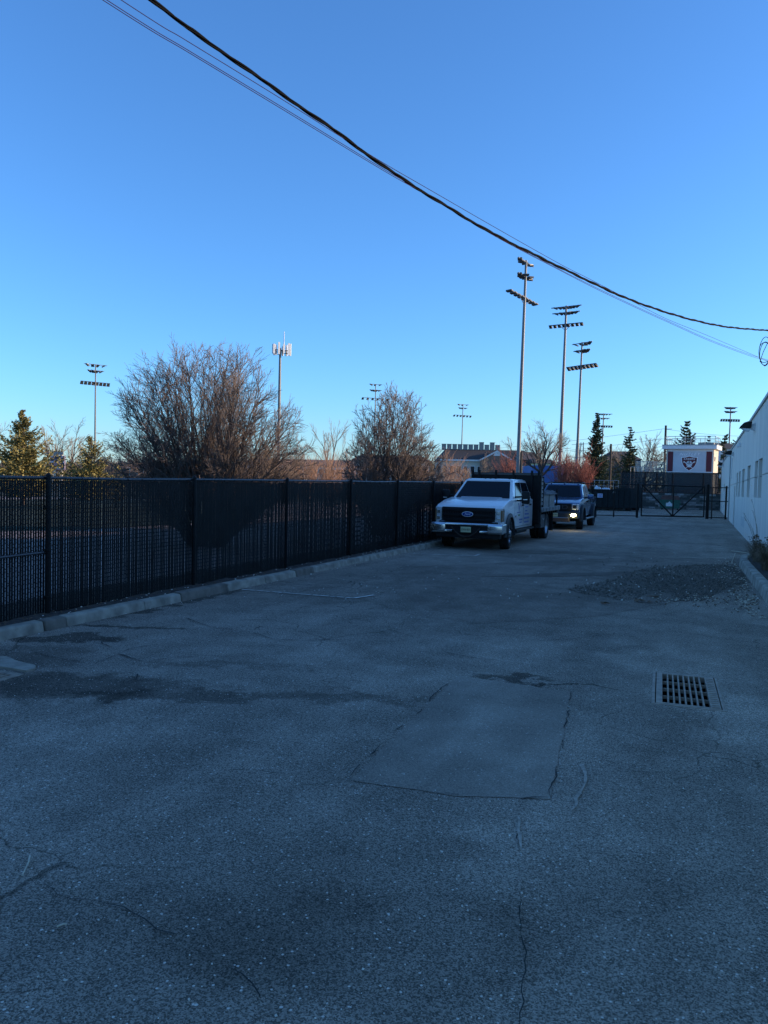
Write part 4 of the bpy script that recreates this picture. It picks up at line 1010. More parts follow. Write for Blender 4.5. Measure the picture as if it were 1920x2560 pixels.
WB = [(267, 0), (481, 132), (722, 278), (963, 425), (1084, 494), (1240, 590), (1400, 674), (1494, 721), (1600, 771), (1682, 808), (1776, 850), (1870, 885), (1920, 900)]
WC = [(260, 2), (481, 137), (722, 283), (963, 429), (1084, 497), (1240, 592), (1400, 676), (1494, 724), (1600, 774), (1682, 811), (1776, 853), (1870, 888), (1920, 903)]
for W_, lab in ((WA, 'thin grey wire, uppermost where it leaves the frame at top left'), (WB, 'thin grey wire running just below the thick cable, upper of the close pair'), (WC, 'thin grey wire below the thick cable, lowest of the close pair')):
    p = wire3d(W_, 14, 2); c = p[0].copy(); m = MB(); m.path([q - c for q in p], .0042, n=5); tag(m.build('overhead_wire', mt['wire'], None, loc=c), lab, 'wire', 'thin wires under the cable')
# slack coil of wire near the right edge
cc = at(1913, 889, 20.6); m = MB(); rnd = random.Random(2); pts = []
for i in range(90):
    a = i * .2094 * 1.0; l_ = i / 30; rx_, rz_ = .20 + .06 * math.sin(l_ * 2.1), .33 + .05 * math.cos(l_ * 3)
    pts.append(Vector((rx_ * math.cos(a) * (.55 + .25 * int(l_)), .08 * math.sin(a + l_), rz_ * math.sin(a) + .05 * l_)))
m.path(pts, .009, n=5); 
m.path([Vector((.05, 0, .35)), Vector((-.05, 0, .1)), Vector((-.12, .02, -.15)), Vector((0, .03, -.28)), Vector((.12, 0, -.1)), Vector((.15, 0, .2))], .009, n=5)
tag(m.build('wire_coil', mt['cable'], None, loc=cc), 'slack coil of black wire hanging at the right edge of the sky', 'coil')
# roof mast that carries the cables, on the building just past the frame
em = main[-1]; wm = wire3d(WB, 14, 2)[-1]
t = thing('service_mast', 'steel cable mast on the building roof just past the right edge', 'mast', (em.x, em.y, 4.3))
m = MB(); m.tube((0, 0, 0), (0, 0, max(em.z, wm.z) - 4.3 + .3), .04, n=10); m.build('mast_pipe', mt['pole'], t)
m = MB(); m.tube((-.02, 0, em.z - 4.3 - .1), (.0, 0, em.z - 4.3 + .1), .06, n=8); m.build('cable_clamp', mt['trim'], t)

# ================================================================ GATE AND FENCE AT THE END OF THE LOT
gl, gr, ge, gf = G(1592, 1294), G(1767, 1297), Vector((1.62, 52.6, 0)), Vector((-7.62, 48.6, 0))
gl.z = gr.z = 0
def post_at(parent, p, h, r, mat='black', nm='post'):
    m = MB(); m.tube((p.x, p.y, 0), (p.x, p.y, h), r, n=10); m.tube((p.x, p.y, h), (p.x, p.y, h + .05), r * 1.15, r * .4, n=10); return m.build(nm, mt[mat], parent, smooth=True)
def bar(parent, a, b, r, nm, mat='black'):
    m = MB(); m.tube(a, b, r, n=8); return m.build(nm, mt[mat], parent, smooth=True)
gt = thing('gate', 'wide black chain link gate with two diagonal braces meeting at the bottom', 'gate', (gl.x, gl.y, 0))
gd_ = (gr - gl); gL_ = gd_.length; gu = gd_.normalized(); Z0g, Z1g = .12, 2.06
gp = lambda s, z: gu * s + zz * z
a0, a1 = .28, gL_ - .22
for nm, a, b in (('top_rail', gp(a0, Z1g), gp(a1, Z1g - .05)), ('bottom_rail', gp(a0, Z0g), gp(a1, Z0g)), ('end_stile', gp(a0, Z0g), gp(a0, Z1g)), ('end_stile', gp(a1, Z0g), gp(a1, Z1g - .05)),
                 ('centre_stile', gp((a0 + a1) / 2, Z0g), gp((a0 + a1) / 2, Z1g)), ('brace', gp(a0, Z1g), gp((a0 + a1) / 2, Z0g)), ('brace', gp(a1, Z1g), gp((a0 + a1) / 2, Z0g))):
    bar(gt, a, b, .042, nm)
m = MB(); chain(m, gp(a0, 0), gp(a1, 0), Z0g, Z1g - .03, .08, .09, .0016); m.build('chain_link_mesh', mt['black'], gt)['kind'] = 'stuff'
ef = thing('end_fence', 'black chain link fence section left of the gate, in front of the dark container', 'fence')
post_at(ef, gl, 2.12, .075); L1 = (gl - gf)
for k in range(3): post_at(ef, gf.lerp(gl, k / 3), 2.08, .04)
for z_ in (.10, 2.05): bar(ef, gf + zz * z_, gl + zz * z_, .026, 'rail')
m = MB(); chain(m, gf, gl, .10, 2.05, .08, .09, .0016); m.build('chain_link_mesh', mt['black'], ef)['kind'] = 'stuff'
er = thing('end_fence', 'short black chain link fence section between the gate and the building', 'fence')
post_at(er, gr, 2.16, .10); post_at(er, ge - Vector((.12, .05, 0)), 2.05, .055); post_at(er, gr + gu * .3, 2.0, .04, 'woodpole', 'wooden_stile')
for z_ in (.10, 1.12, 1.98): bar(er, gr + zz * z_, ge + zz * z_, .026, 'rail')
m = MB(); chain(m, gr, ge, .10, 1.98, .08, .09, .0016); m.build('chain_link_mesh', mt['black'], er)['kind'] = 'stuff'

# ================================================================ WASTE CONTAINERS
c0 = V(1462, 62); c1 = V(1577, 59.5); dv = (c1 - c0); L_ = dv.length; rz = math.atan2(dv.y, dv.x)
rc = thing('roll_off_container', 'dark open roll off waste container full of white bags behind the fence', 'container', (c0.x, c0.y, 0), rz)
m = MB(); m.prism([(0, .25), (0, 1.62), (L_ * .55, 1.62), (L_ * .75, 1.80), (L_, 1.80), (L_, .25)], 0, .06, ax='y'); m.box(0, .06, .06, 2.2, .25, 1.62); m.box(L_ - .06, L_, .06, 2.2, .25, 1.8); m.box(0, L_, 2.2, 2.26, .25, 1.62); m.box(.06, L_ - .06, .06, 2.2, .25, .9)
m.build('shell', mt['darkbin'], rc)
for k in range(9):
    m = MB(); x = .12 + k * (L_ - .25) / 8; m.box(x, x + .07, -.06, 0, .25, 1.60); m.build('rib', mt['darkbin'], rc)
m = MB(); m.box(0, L_, -.07, 0, 1.60, 1.67); m.build('top_rail', mt['darkbin'], rc)
for x in (.3, L_ - .5):
    m = MB(); m.tube((x, .0, .13), (x, .3, .13), .13, n=12); m.build('roller', mt['trim'], rc)
m = MB(); m.box(.05, L_ - .05, .3, .42, .05, .25); m.box(.05, L_ - .05, 1.8, 1.92, .05, .25); m.build('skid', mt['trim'], rc)
m = MB(); m.box(L_ * .30, L_ * .30 + .44, -.085, -.07, 1.0, 1.32); sg = m.build('sticker', M('pale_blue_sticker', (.38, .45, .60), .5), rc)
m = MB()
for k in range(4):
    m.box(L_ * .30 + .10 + k * .08, L_ * .30 + .15 + k * .08, -.09, -.086, 1.04, 1.14); m.box(L_ * .30 + .10 + k * .08, L_ * .30 + .15 + k * .08, -.09, -.086, 1.17, 1.28)
m.build('sticker_print', mt['blueink'], sg)
text('64', 'container_number', .2, mt['coping'], face_mat((L_ * .66, -.075, 1.45), (1, 0, 0), (0, 0, 1)), rc)
for i, (u, v, s) in enumerate(((.23, .5, .55), (.40, .7, .6), (.31, 1.1, .5))):
    p = c0 + dv.normalized() * (L_ * u) + Vector((-dv.y, dv.x, 0)).normalized() * v
    lumpy('rubbish_bag', ['white rubbish bag on the dark container, upper left one', 'rounded white rubbish bag on the dark container, right of the upper one', 'white rubbish bag at the back of the dark container'][i], 'bag', (p.x, p.y, 1.55), s, s, .32 + .1 * (i == 0), mt['bag'], i + 3, 10)
d0, d1 = V(1652, 67), V(1700, 66.4); dv = d1 - d0; L_ = dv.length
db = thing('green_dumpster', 'small green metal dumpster with a rusty open top beyond the gate', 'dumpster', (d0.x, d0.y, 0), math.atan2(dv.y, dv.x))
m = MB(); m.hexa([(0, 0, .12), (L_, 0, .12), (L_, 1.0, .12), (0, 1.0, .12), (-.05, -.02, .82), (L_ + .05, -.02, .82), (L_ + .05, 1.0, .82), (-.05, 1.0, .82)]); m.build('body', mt['greenbin'], db)
m = MB(); m.hexa([(-.04, -.0, .83), (L_ + .04, -.0, .83), (L_ + .04, 1.0, .83), (-.04, 1.0, .83), (.12, .7, 1.22), (L_ - .12, .7, 1.22), (L_ - .12, 1.0, 1.22), (.12, 1.0, 1.22)]); m.build('rusty_top', mt['rust'], db)
m = MB(); m.box(-.08, L_ + .08, -.05, 0, .80, .87); m.build('lip', mt['greenbin'], db)
for x in (-.10, L_ + .03):
    m = MB(); m.box(x, x + .08, .1, .9, .45, .6); m.build('lift_pocket', mt['greenbin'], db)
m = MB(); m.prism([(L_ * .30, .30), (L_ * .68, .30), (L_ * .68, .55), (L_ * .58, .55), (L_ * .49, .74), (L_ * .40, .60), (L_ * .30, .60)], -.03, -.012, ax='y'); m.build('sticker', mt['wwall'], db)
for x in (.1, L_ - .2):
    m = MB(); m.box(x, x + .1, .1, .9, 0, .12); m.build('foot', mt['trim'], db)

# ================================================================ RETAINING WALL, TERRACE, PRESS BOX
wa, wb_ = V(1450, 72), V(1830, 67.5); wd_ = wb_ - wa; WL = wd_.length; wu = wd_.normalized(); wn_ = Vector((-wu.y, wu.x, 0))
RH = 1.42
rw = thing('retaining_wall', 'low dark block retaining wall behind the green dumpster', 'wall', (wa.x, wa.y, 0), math.atan2(wd_.y, wd_.x))
m = MB(); m.box(-8, WL + 8, .08, .6, 0, RH - .02); m.build('core', mt['stone'], rw)
m = MB(); m.box(0, .52, 0, .08, .006, .170); b0 = m.build('block', mt['stone'], rw, bevel=.012, loc=(0, 0, 0)); rnd = random.Random(4); first = True
nc = 8
for r_ in range(nc):
    for k in range(int(WL / .53) + 1):
        x = k * .53 + (.26 if r_ % 2 else 0) - .2; z = r_ * .1775; mm = rnd.choices((mt['stone'], mt['stone2'], mt['stone3']), (4, 5, 2 if r_ < nc - 1 else 6))[0]
        loc = (x, rnd.uniform(-.03, .0), z)
        if first: b0.location = loc; first = False
        else: share(b0, rw, loc, mat=mm)
tr_pts = [wa - wu * 40 + wn_ * .5, wb_ + wu * 40 + wn_ * .5, wb_ + wu * 40 + wn_ * 60, wa - wu * 40 + wn_ * 60]
m = MB(); m.prism([(p.x, p.y) for p in tr_pts], -.1, RH - .03, ax='z'); m.build('terrace', M('terrace_ground', (.09, .085, .06), .95, var=.3, scale=.8), None)['kind'] = 'structure'
sf = thing('windscreen_fence', 'tall chain link fence hung with dark mesh windscreen above the block wall', 'fence', (wa.x, wa.y, RH - .03), math.atan2(wd_.y, wd_.x))
def sx_of(px): 
    p = V(px, 69.6); return (p - wa).dot(wu)
SH = H(1660, 1180, 69.5) - RH
xs_ = [sx_of(v) for v in (1549, 1612, 1641, 1681, 1756, 1800)]
for i, x in enumerate(xs_):
    m = MB(); m.tube((x, .25, 0), (x, .25, SH + (.1 if i == 0 else .0)), .045, n=8); m.build('post', mt['black'] if i else mt['woodpole'], sf)
m = MB(); m.tube((xs_[0], .25, SH), (xs_[-1] + 3, .25, SH), .03, n=6); m.tube((xs_[0], .25, .05), (xs_[-1] + 3, .25, .05), .03, n=6); m.build('rail', mt['black'], sf)
m = MB(); m.box(xs_[0], xs_[4] + 1.3, .28, .285, .05, SH - .03); m.build('windscreen', mt['screen'], sf)
m = MB(); m.tube((xs_[4] + 1.5, .25, 0), (xs_[4] + 1.5, .25, SH), .03, n=6); chain(m, Vector((xs_[4] + 1.3, .25, 0)), Vector((xs_[-1] + 3, .25, 0)), .05, SH, .1, .1, .004); m.build('chain_link_mesh', mt['black'], sf)['kind'] = 'stuff'

pbp = V(1663, 74.0)
pbx = thing('press_box', 'pale press box raised over the stadium with a white team banner and maroon side panels', 'press box', (pbp.x, pbp.y, RH - .03), R(-8))
BW, BD, B0, B1 = 4.22, 3.2, H(1663, 1179, 73) - RH, H(1663, 1121, 73) - RH
m = MB(); m.box(0, BW, 0, BD, B0, B1); m.build('wall', mt['cream'], pbx)
m = MB(); m.box(.10, BW - .10, -.02, -.002, B0, B1); m.build('front_siding', mt['wwall'], pbx)
m = MB(); m.box(-.35, BW + .28, -.35, BD + .2, B1, B1 + .36); m.build('roof', mt['wwall'], pbx, bevel=.02)
m = MB(); m.box(-.38, BW + .32, -.38, BD + .22, B1 + .36, B1 + .42); m.build('roof_edge', mt['coping'], pbx)
m = MB(); m.box(-1.2, BW, -.14, 0, B0 - .12, B0); m.build('sill', mt['wwall'], pbx)
m = MB(); m.box(.15, BW - .15, .1, BD, 0, B0 - .12); m.build('base_wall', mt['hvac'], pbx)
for x in (0, BW - .16):
    m = MB(); m.box(x, x + .16, -.02, .2, 0, B0 - .12); m.box(x, x + .16, BD - .2, BD, 0, B0 - .12); m.build('column', mt['cream'], pbx)
for a, b in ((.13, .62), (BW - .64, BW - .14)):
    m = MB(); m.box(a, b, -.05, -.021, B0 + .08, B1 - .22); m.build('maroon_panel', mt['maroon'], pbx)
bx0, bx1 = .66, BW - .68
m = MB(); m.box(bx0, bx1, -.06, -.022, B0 + .06, B1 - .22); bn = m.build('banner', mt['banner'], pbx)
bcx = (bx0 + bx1) / 2; zc = B0 + .06 + (B1 - .28 - B0) * .40
text('NUTLEY', 'banner_title', .36, mt['bannerw'], face_mat((bcx - .02, -.065, B1 - .48), (1, 0, 0), (0, 0, 1)), bn, shear=.35, space=1.25, sx=1.15, ext=.004)
def shield(k, y): 
    pts = [(-.70, .58), (-.35, .60), (0, .70), (.35, .60), (.70, .58), (.66, .15), (.55, -.15), (.35, -.42), (0, -.66), (-.35, -.42), (-.55, -.15), (-.66, .15)]
    m = MB(); m.prism([(bcx + x * k, zc + z * k) for x, z in pts], y, y + .006, ax='y'); return m
shield(1.06, -.070).build('emblem_border', mt['bannerw'], bn); shield(.97, -.078).build('emblem_field', mt['maroon'], bn)
text('RAIDERS', 'emblem_lettering', .23, mt['bannerw'], face_mat((bcx, -.081, zc + .43), (1, 0, 0), (0, 0, 1)), bn, ext=.003, sx=1.15)
for s in (1, -1):       # crossed swords behind a plain helmet shape
    m = MB(); m.path([(bcx + s * .48, -.082, zc + .22), (bcx, -.082, zc - .22), (bcx - s * .35, -.082, zc - .44)], [.035, .03, .02], n=5); m.build('crossed_sword', mt['bannerw'], bn)
    m = MB(); m.path([(bcx + s * .48, -.082, zc + .22), (bcx + s * .40, -.082, zc + .12), (bcx + s * .50, -.082, zc + .08), (bcx + s * .54, -.082, zc + .2)], .02, n=5); m.build('sword_hilt', mt['bannerw'], bn)
m = MB(); m.prism([(bcx + .27 * math.cos(a), zc - .02 + (.30 if math.sin(a) > 0 else .34) * math.sin(a)) for a in [k * .3927 for k in range(16)]], -.098, -.084, ax='y'); m.build('helmet_shape', mt['banner'], bn)
m = MB(); m.box(bcx - .035, bcx + .035, -.104, -.099, zc + .06, zc + .28); m.box(bcx - .25, bcx + .25, -.104, -.099, zc - .02, zc + .02); m.build('helmet_stripe', mt['ink'], bn)
# rooftop railing
zr = B1 + .42; RHt = H(1700, 1091, 73) - (RH - .03) - zr
for (xa, ya, xb, yb) in ((-.1, -.2, BW + .1, -.2), (BW + .1, -.2, BW + .1, BD), (-.1, -.2, -.1, BD), (-.1, BD, BW + .1, BD)):
    for z_ in (RHt, RHt * .55):
        m = MB(); m.tube((xa, ya, zr + z_), (xb, yb, zr + z_), .025, n=6); m.build('roof_rail', mt['alu'], pbx)
    n_ = 3 if ya != yb else 5
    for k in range(n_ + 1):
        x, y_ = xa + (xb - xa) * k / n_, ya + (yb - ya) * k / n_; m = MB(); m.tube((x, y_, zr), (x, y_, zr + RHt), .028, n=6); m.build('railing_post', mt['alu'], pbx)
m = MB(); m.box(BW - 1.5, BW - .1, .6, 1.6, zr, zr + .22); m.build('roof_hatch', mt['hvac'], pbx)
m = MB(); m.box(BW + .0, BW + .03, .5, 1.0, B0 + 1.1, B0 + 1.5); m.build('side_window', mt['winglass'], pbx)
# stair behind the windscreen and aluminium rails left of the press box
st = thing('bleacher_stair', 'steel stair rising left to right behind the dark windscreen', 'stairs', (V(1600, 72).x, V(1600, 72).y, RH - .03), R(12))
m = MB(); m.hexa([(0, 0, .0), (0, 1.2, .0), (.1, 1.2, 0), (.1, 0, 0), (1.9, 0, 1.9), (1.9, 1.2, 1.9), (2.0, 1.2, 1.75), (2.0, 0, 1.75)]); m.build('stringer', mt['bedgrey'], st)
for k in range(9):
    m = MB(); m.box(.1 + k * .2, .32 + k * .2, -.05, 1.25, .2 + k * .2, .23 + k * .2); m.build('tread', mt['alu'], st)
def railing(name, lab, p, q, zb, zt, n, mat='alu', cat='railing'):
    t = thing(name, lab, cat, tuple(p)); d = q - p
    for z_ in (zt, (zt + zb) / 2 + .1):
        m = MB(); m.tube(zz * z_, d + zz * z_, .03, n=6); m.build('rail', mt[mat], t)
    for k in range(n + 1):
        m = MB(); m.tube(d * (k / n) + zz * zb, d * (k / n) + zz * zt, .03, n=6); m.build('upright', mt[mat], t)
    return t
railing('bleacher_railing', 'white metal railing with close uprights left of the press box', V(1588, 74), V(1660, 74.5), 2.9, H(1620, 1154, 74), 22)
railing('ramp_railing', 'low pale metal railing above the dark container', V(1440, 76), V(1546, 73), 1.2, H(1500, 1201, 74), 9)
railing('deck_railing', 'thin pale railing section behind the top of the windscreen fence', V(1575, 77), V(1612, 76), 1.2, H(1590, 1167, 76), 4)

# ================================================================ FLOODLIGHT MASTS
fm = MB(); fm.hexa([(-.24, 0, -.06), (.24, 0, -.06), (.24, .62, -.10), (-.24, .62, -.10), (-.17, 0, .06), (.17, 0, .06), (.24, .62, .06), (-.24, .62, .06)])
FL = {'o': None}
def light_mast(lab, px, Z, ytop, yaw, arm, tiers, n_bot=8, rb=.17, lean=0, face=-1, up=25, gx=1.0, pale=False):
    b = V(px, Z); zt = H(px, ytop, Z)
    t = thing('light_mast', lab, 'floodlight mast', (b.x, b.y, 0), group='tall floodlight masts round the sports fields')
    m = MB(); tip = Vector((math.tan(R(lean)) * r0.x * zt, math.tan(R(lean)) * r0.y * zt, zt)); m.path([(0, 0, 0), tip * .5, tip], [rb, rb * .78, rb * .52], n=12); m.build('mast', mt['pole'], t, smooth=True)
    a = Vector((r0.x * math.cos(yaw) + fh.x * math.sin(yaw), r0.y * math.cos(yaw) + fh.y * math.sin(yaw), 0)); nrm = Vector((-a.y, a.x, 0))
    if nrm.dot(fh) > 0: nrm = -nrm
    nrm *= -face * -1 if face > 0 else 1
    def flood(p, d, tilt):
        x = Vector((-d.y, d.x, 0)); f = (d * math.cos(R(tilt)) + zz * math.sin(R(tilt))).normalized(); u = x.cross(f) * -1
        Mx = Matrix(((x.x, f.x, u.x, p.x), (x.y, f.y, u.y, p.y), (x.z, f.z, u.z, p.z), (0, 0, 0, 1)))
        if FL['o'] is None:
            o = fm.build('floodlight', mt['flood'], t); FL['o'] = o.data
        else:
            o = bpy.data.objects.new('floodlight', FL['o']); COL.objects.link(o); o.parent = t
        o.matrix_local = Mx; o.scale = (gx, gx, gx)
        if 'g' not in FL: FL['g'] = MB(); FL['g'].box(-.19, .19, .06, .56, -.115, -.085); g_ = FL['g'].build('glass', mt['floodglass'], o); FL['gd'] = g_.data
        else: g_ = bpy.data.objects.new('glass', FL['gd']); COL.objects.link(g_); g_.parent = o
    for ti, (dz, half, n, kind) in enumerate(tiers):
        c = tip * ((zt + dz) / zt); m = MB(); m.tube(c - a * half, c + a * half, .055, n=6)
        if kind == 'row':
            m.tube(c - a * half * .45, c - zz * .7, .03, n=5); m.tube(c + a * half * .45, c - zz * .7, .03, n=5)
        m.build('crossarm', mt['pole'], t)
        for k in range(n):
            s = -1 + 2 * k / (n - 1)
            if kind == 'row': flood(c + a * (half * s) + nrm * .1, nrm, up)
            else:
                ang = s * 1.25 + (math.pi if False else 0); d = (nrm * math.cos(ang) + a * math.sin(ang)).normalized()
                flood(c + a * (half * s * .85), d, up * .6)
        if kind == 'ring':
            for s in (-.6, .6): d = (-nrm * math.cos(s) + a * math.sin(s)).normalized(); flood(c + a * half * s * .7, d, up * .4)
    return t
light_mast('tallest silver floodlight mast, its base behind the truck headboard', 1293, 70, 657, R(57), 2.9, [(-.15, 1.7, 4, 'fan'), (-1.45, 1.6, 5, 'ring'), (-3.3, 2.9, 8, 'row')], rb=.20, lean=.55, up=5, gx=.9)
light_mast('silver floodlight mast between the tallest one and the dark spruce, second tallest', 1397, 87, 768, R(-33), 1.7, [(-.1, 1.75, 7, 'fan'), (-.75, 1.6, 6, 'ring'), (-2.05, 1.8, 8, 'row')], rb=.22, lean=.55, up=35, gx=.75)
light_mast('silver floodlight mast right of the second tallest, its lamps tilted up', 1439, 108, 858, R(-55), 2.4, [(-.1, 1.8, 4, 'fan'), (-1.1, 1.5, 4, 'ring'), (-3.2, 2.4, 8, 'row')], rb=.22, lean=.7, up=40, gx=1.1)
light_mast('floodlight mast far left, rising above the small conifer', 237, 137, 913, R(38), 2.2, [(0, 2.0, 4, 'fan'), (-1.05, 1.5, 4, 'ring'), (-3.1, 2.3, 8, 'row')], rb=.19, lean=0, up=50, gx=1.1)
light_mast('floodlight mast half hidden by the second bare tree', 934, 190, 962, R(20), 2.5, [(0, 1.7, 3, 'fan'), (-1.4, 1.6, 4, 'ring'), (-3.4, 3.2, 6, 'row')], rb=.19, up=40, gx=1.1)
light_mast('slender floodlight mast left of the dark roofed building', 1151, 230, 1012, R(25), 2.5, [(0, 2.0, 3, 'fan'), (-1.0, 1.6, 3, 'ring'), (-3.2, 2.8, 6, 'row')], rb=.2, lean=.4, up=40, gx=1.1)
light_mast('floodlight mast beside the tall dark spruce', 1501, 165, 1034, R(5), 1.9, [(-.1, 1.9, 6, 'fan'), (-1.0, 1.4, 4, 'ring'), (-2.6, 1.9, 8, 'row')], rb=.20, lean=.6, up=45, gx=.8)
light_mast('floodlight mast behind the building corner, three full rows of lamps', 1818, 150, 1018, R(0), 2.0, [(-.1, 1.3, 8, 'fan'), (-.85, 1.3, 8, 'ring'), (-2.4, 1.7, 8, 'row')], rb=.2, lean=.2, up=60, gx=.8)

# cell tower
b = V(695, 165); zt = H(697, 872, 165)
ct = thing('cell_tower', 'tall mobile phone mast with a ring of white panel antennas beside the bare tree', 'cell tower', (b.x, b.y, 0))
m = MB(); m.path([(0, 0, 0), (0, 0, zt / 2), (0, 0, zt)], [.42, .34, .24], n=12); m.build('mast', mt['pole'], ct, smooth=True)
m = MB()
for k in range(3):
    a = k * 2.094 + .3; b_ = a + 2.094; P = lambda q, r_=1.9: Vector((r_ * math.cos(q), r_ * math.sin(q), zt - .6))
    m.tube(P(a), P(b_), .07, n=5); m.tube((0, 0, zt - .6), P(a), .07, n=5); m.tube(P(a) - zz * .5, P(b_) - zz * .5, .06, n=5)
m.build('platform', mt['flood'], ct)
rnd = random.Random(8)
for k in range(12):
    f = k / 12 * 3; i_, fr = int(f), f - int(f); a = i_ * 2.094 + .3; p = Vector((2.5 * math.cos(a), 2.5 * math.sin(a), 0)).lerp(Vector((2.5 * math.cos(a + 2.094), 2.5 * math.sin(a + 2.094), 0)), fr + .1)
    m = MB(); m.obox(Matrix.Translation(p + zz * (zt - .2 + rnd.uniform(-.3, .3))) @ Matrix.Rotation(a + 1.05, 4, 'Z'), .18, .38, 2.2 + rnd.uniform(-.4, .4)); m.build('panel_antenna', mt['wwall'], ct)
m = MB(); m.tube((.9, 0, zt), (.9, 0, zt + 3.4), .11, .07, n=8); m.build('whip_antenna', mt['wwall'], ct)

# utility poles
def wood_pole(lab, px, Z, ytop, r_, arms=()):
    b = V(px, Z); zt = H(px, ytop, Z); t = thing('utility_pole', lab, 'utility pole', (b.x, b.y, 0)); m = MB(); m.tube((0, 0, 0), (0, 0, zt), r_, r_ * .8, n=10); m.build('pole', mt['woodpole'], t)
    for dz in arms:
        m = MB(); m.box(-.1, .9, -.05, .05, zt - dz, zt - dz + .08); m.build('insulator_arm', mt['woodpole'], t)
    return b, zt
up1 = wood_pole('dark wooden utility pole behind the press box', 1659, 120, 1064, .2, (.6, 2.2, 3.6))
wood_pole('short stout wooden post standing left of the windscreen fence', 1524, 78, 1110, .13)
wood_pole('short wooden stump pole beside the base of the tallest mast', 1301, 66, 1130, .13)
wood_pole('small distant utility pole right of the flatbed', 1414, 170, 1136, .15, (.4,))
# distant high tension lines
wl = []
for i, (ya, yb, yc, Z) in enumerate(((1118, 1098, 1070, 120), (1136, 1120, 1082, 120), (1150, 1136, 1096, 120))):
    for (xa, y0_, xb, y1_, nm) in ((900, ya + 10, 1659, yb - 26 + i * 3, 'a'), (1659, yb - 26 + i * 3, 2000, yc + 18, 'b')):
        A, B = at(xa, y0_, 230 if nm == 'a' else 120), at(xb, y1_, 120); pts = [A.lerp(B, k / 16) - zz * (1.6 if nm == 'a' else .6) * (1 - (2 * k / 16 - 1) ** 2) - A for k in range(17)]
        m = MB(); m.path(pts, .022, n=4); tag(m.build('power_line', mt['wire'], None, loc=A), 'faint distant power line, %s of three, %s of the pole behind the press box' % (('highest', 'middle', 'lowest')[i], 'left' if nm == 'a' else 'right'), 'power line', 'distant power lines')
for px, Z, yt in ((1441, 260, 1108), (1452, 255, 1106)):
    b = V(px, Z); zt = H(px, yt, Z); t = thing('lattice_pylon', 'faint distant lattice pylon, %s of two behind the red shrubs' % ('left' if px < 1445 else 'right'), 'pylon', (b.x, b.y, 0)); m = MB()
    for sx_, sy_ in ((-1, -1), (1, -1), (1, 1), (-1, 1)): m.tube((sx_ * 1.2, sy_ * 1.2, 0), (sx_ * .4, sy_ * .4, zt), .09, n=4)
    for k in range(8):
        f0, f1 = k / 8, (k + 1) / 8; w0, w1 = 1.2 - .8 * f0, 1.2 - .8 * f1; m.tube((-w0, -w0, zt * f0), (w1, -w1, zt * f1), .05, n=3); m.tube((w0, -w0, zt * f0), (-w1, -w1, zt * f1), .05, n=3)
    m.build('lattice', mt['pole'], t); m = MB()
    for k in range(3): m.tube((-2, 0, zt - .5 - k * 2.2), (2, 0, zt - .5 - k * 2.2), .08, n=4)
    m.build('crossarm', mt['pole'], t)

# scoreboard
b0, b1 = V(124, 62), V(161, 62); dv = b1 - b0; L_ = dv.length; z0, z1 = H(140, 1174, 62), H(140, 1139, 62)
sb = thing('scoreboard', 'dark scoreboard with pale purple trim between the two left conifers', 'scoreboard', (b0.x, b0.y, 0), math.atan2(dv.y, dv.x))
m = MB(); m.box(0, L_, 0, .2, z0, z1); m.build('cabinet', mt['purple'], sb)
h = z1 - z0
for (x0, x1, a, b) in ((.30, .70, .78, .94), (.03, .20, .62, .85), (.80, .97, .62, .85), (.03, .27, .06, .48), (.74, .97, .12, .48), (.38, .55, .52, .72)):
    m = MB(); m.box(x0 * L_, x1 * L_, -.02, 0, z0 + a * h, z0 + b * h); m.build('digit_panel', mt['navy'], sb)
for (x0, x1, a, b) in ((.04, .26, .5, .58), (.74, .96, .5, .58), (.04, .2, .88, .95), (.8, .96, .88, .95), (.36, .64, .05, .28)):
    m = MB(); m.box(x0 * L_, x1 * L_, -.02, 0, z0 + a * h, z0 + b * h); m.build('label_strip', mt['banner'], sb)
m = MB(); m.box(.22 * L_, .90 * L_, 0, .15, z1 + .08, H(140, 1129, 62)); m.build('sponsor_board', mt['hvac'], sb)
for x in (.3, .8):
    m = MB(); m.tube((x * L_, .1, 0), (x * L_, .1, H(140, 1130, 62)), .08, n=8); m.build('leg', mt['cream'], sb)
railing('field_railing', 'pale metal railing across the field below the left conifers', V(-60, 60), V(150, 58), 0, H(60, 1179, 60), 12)

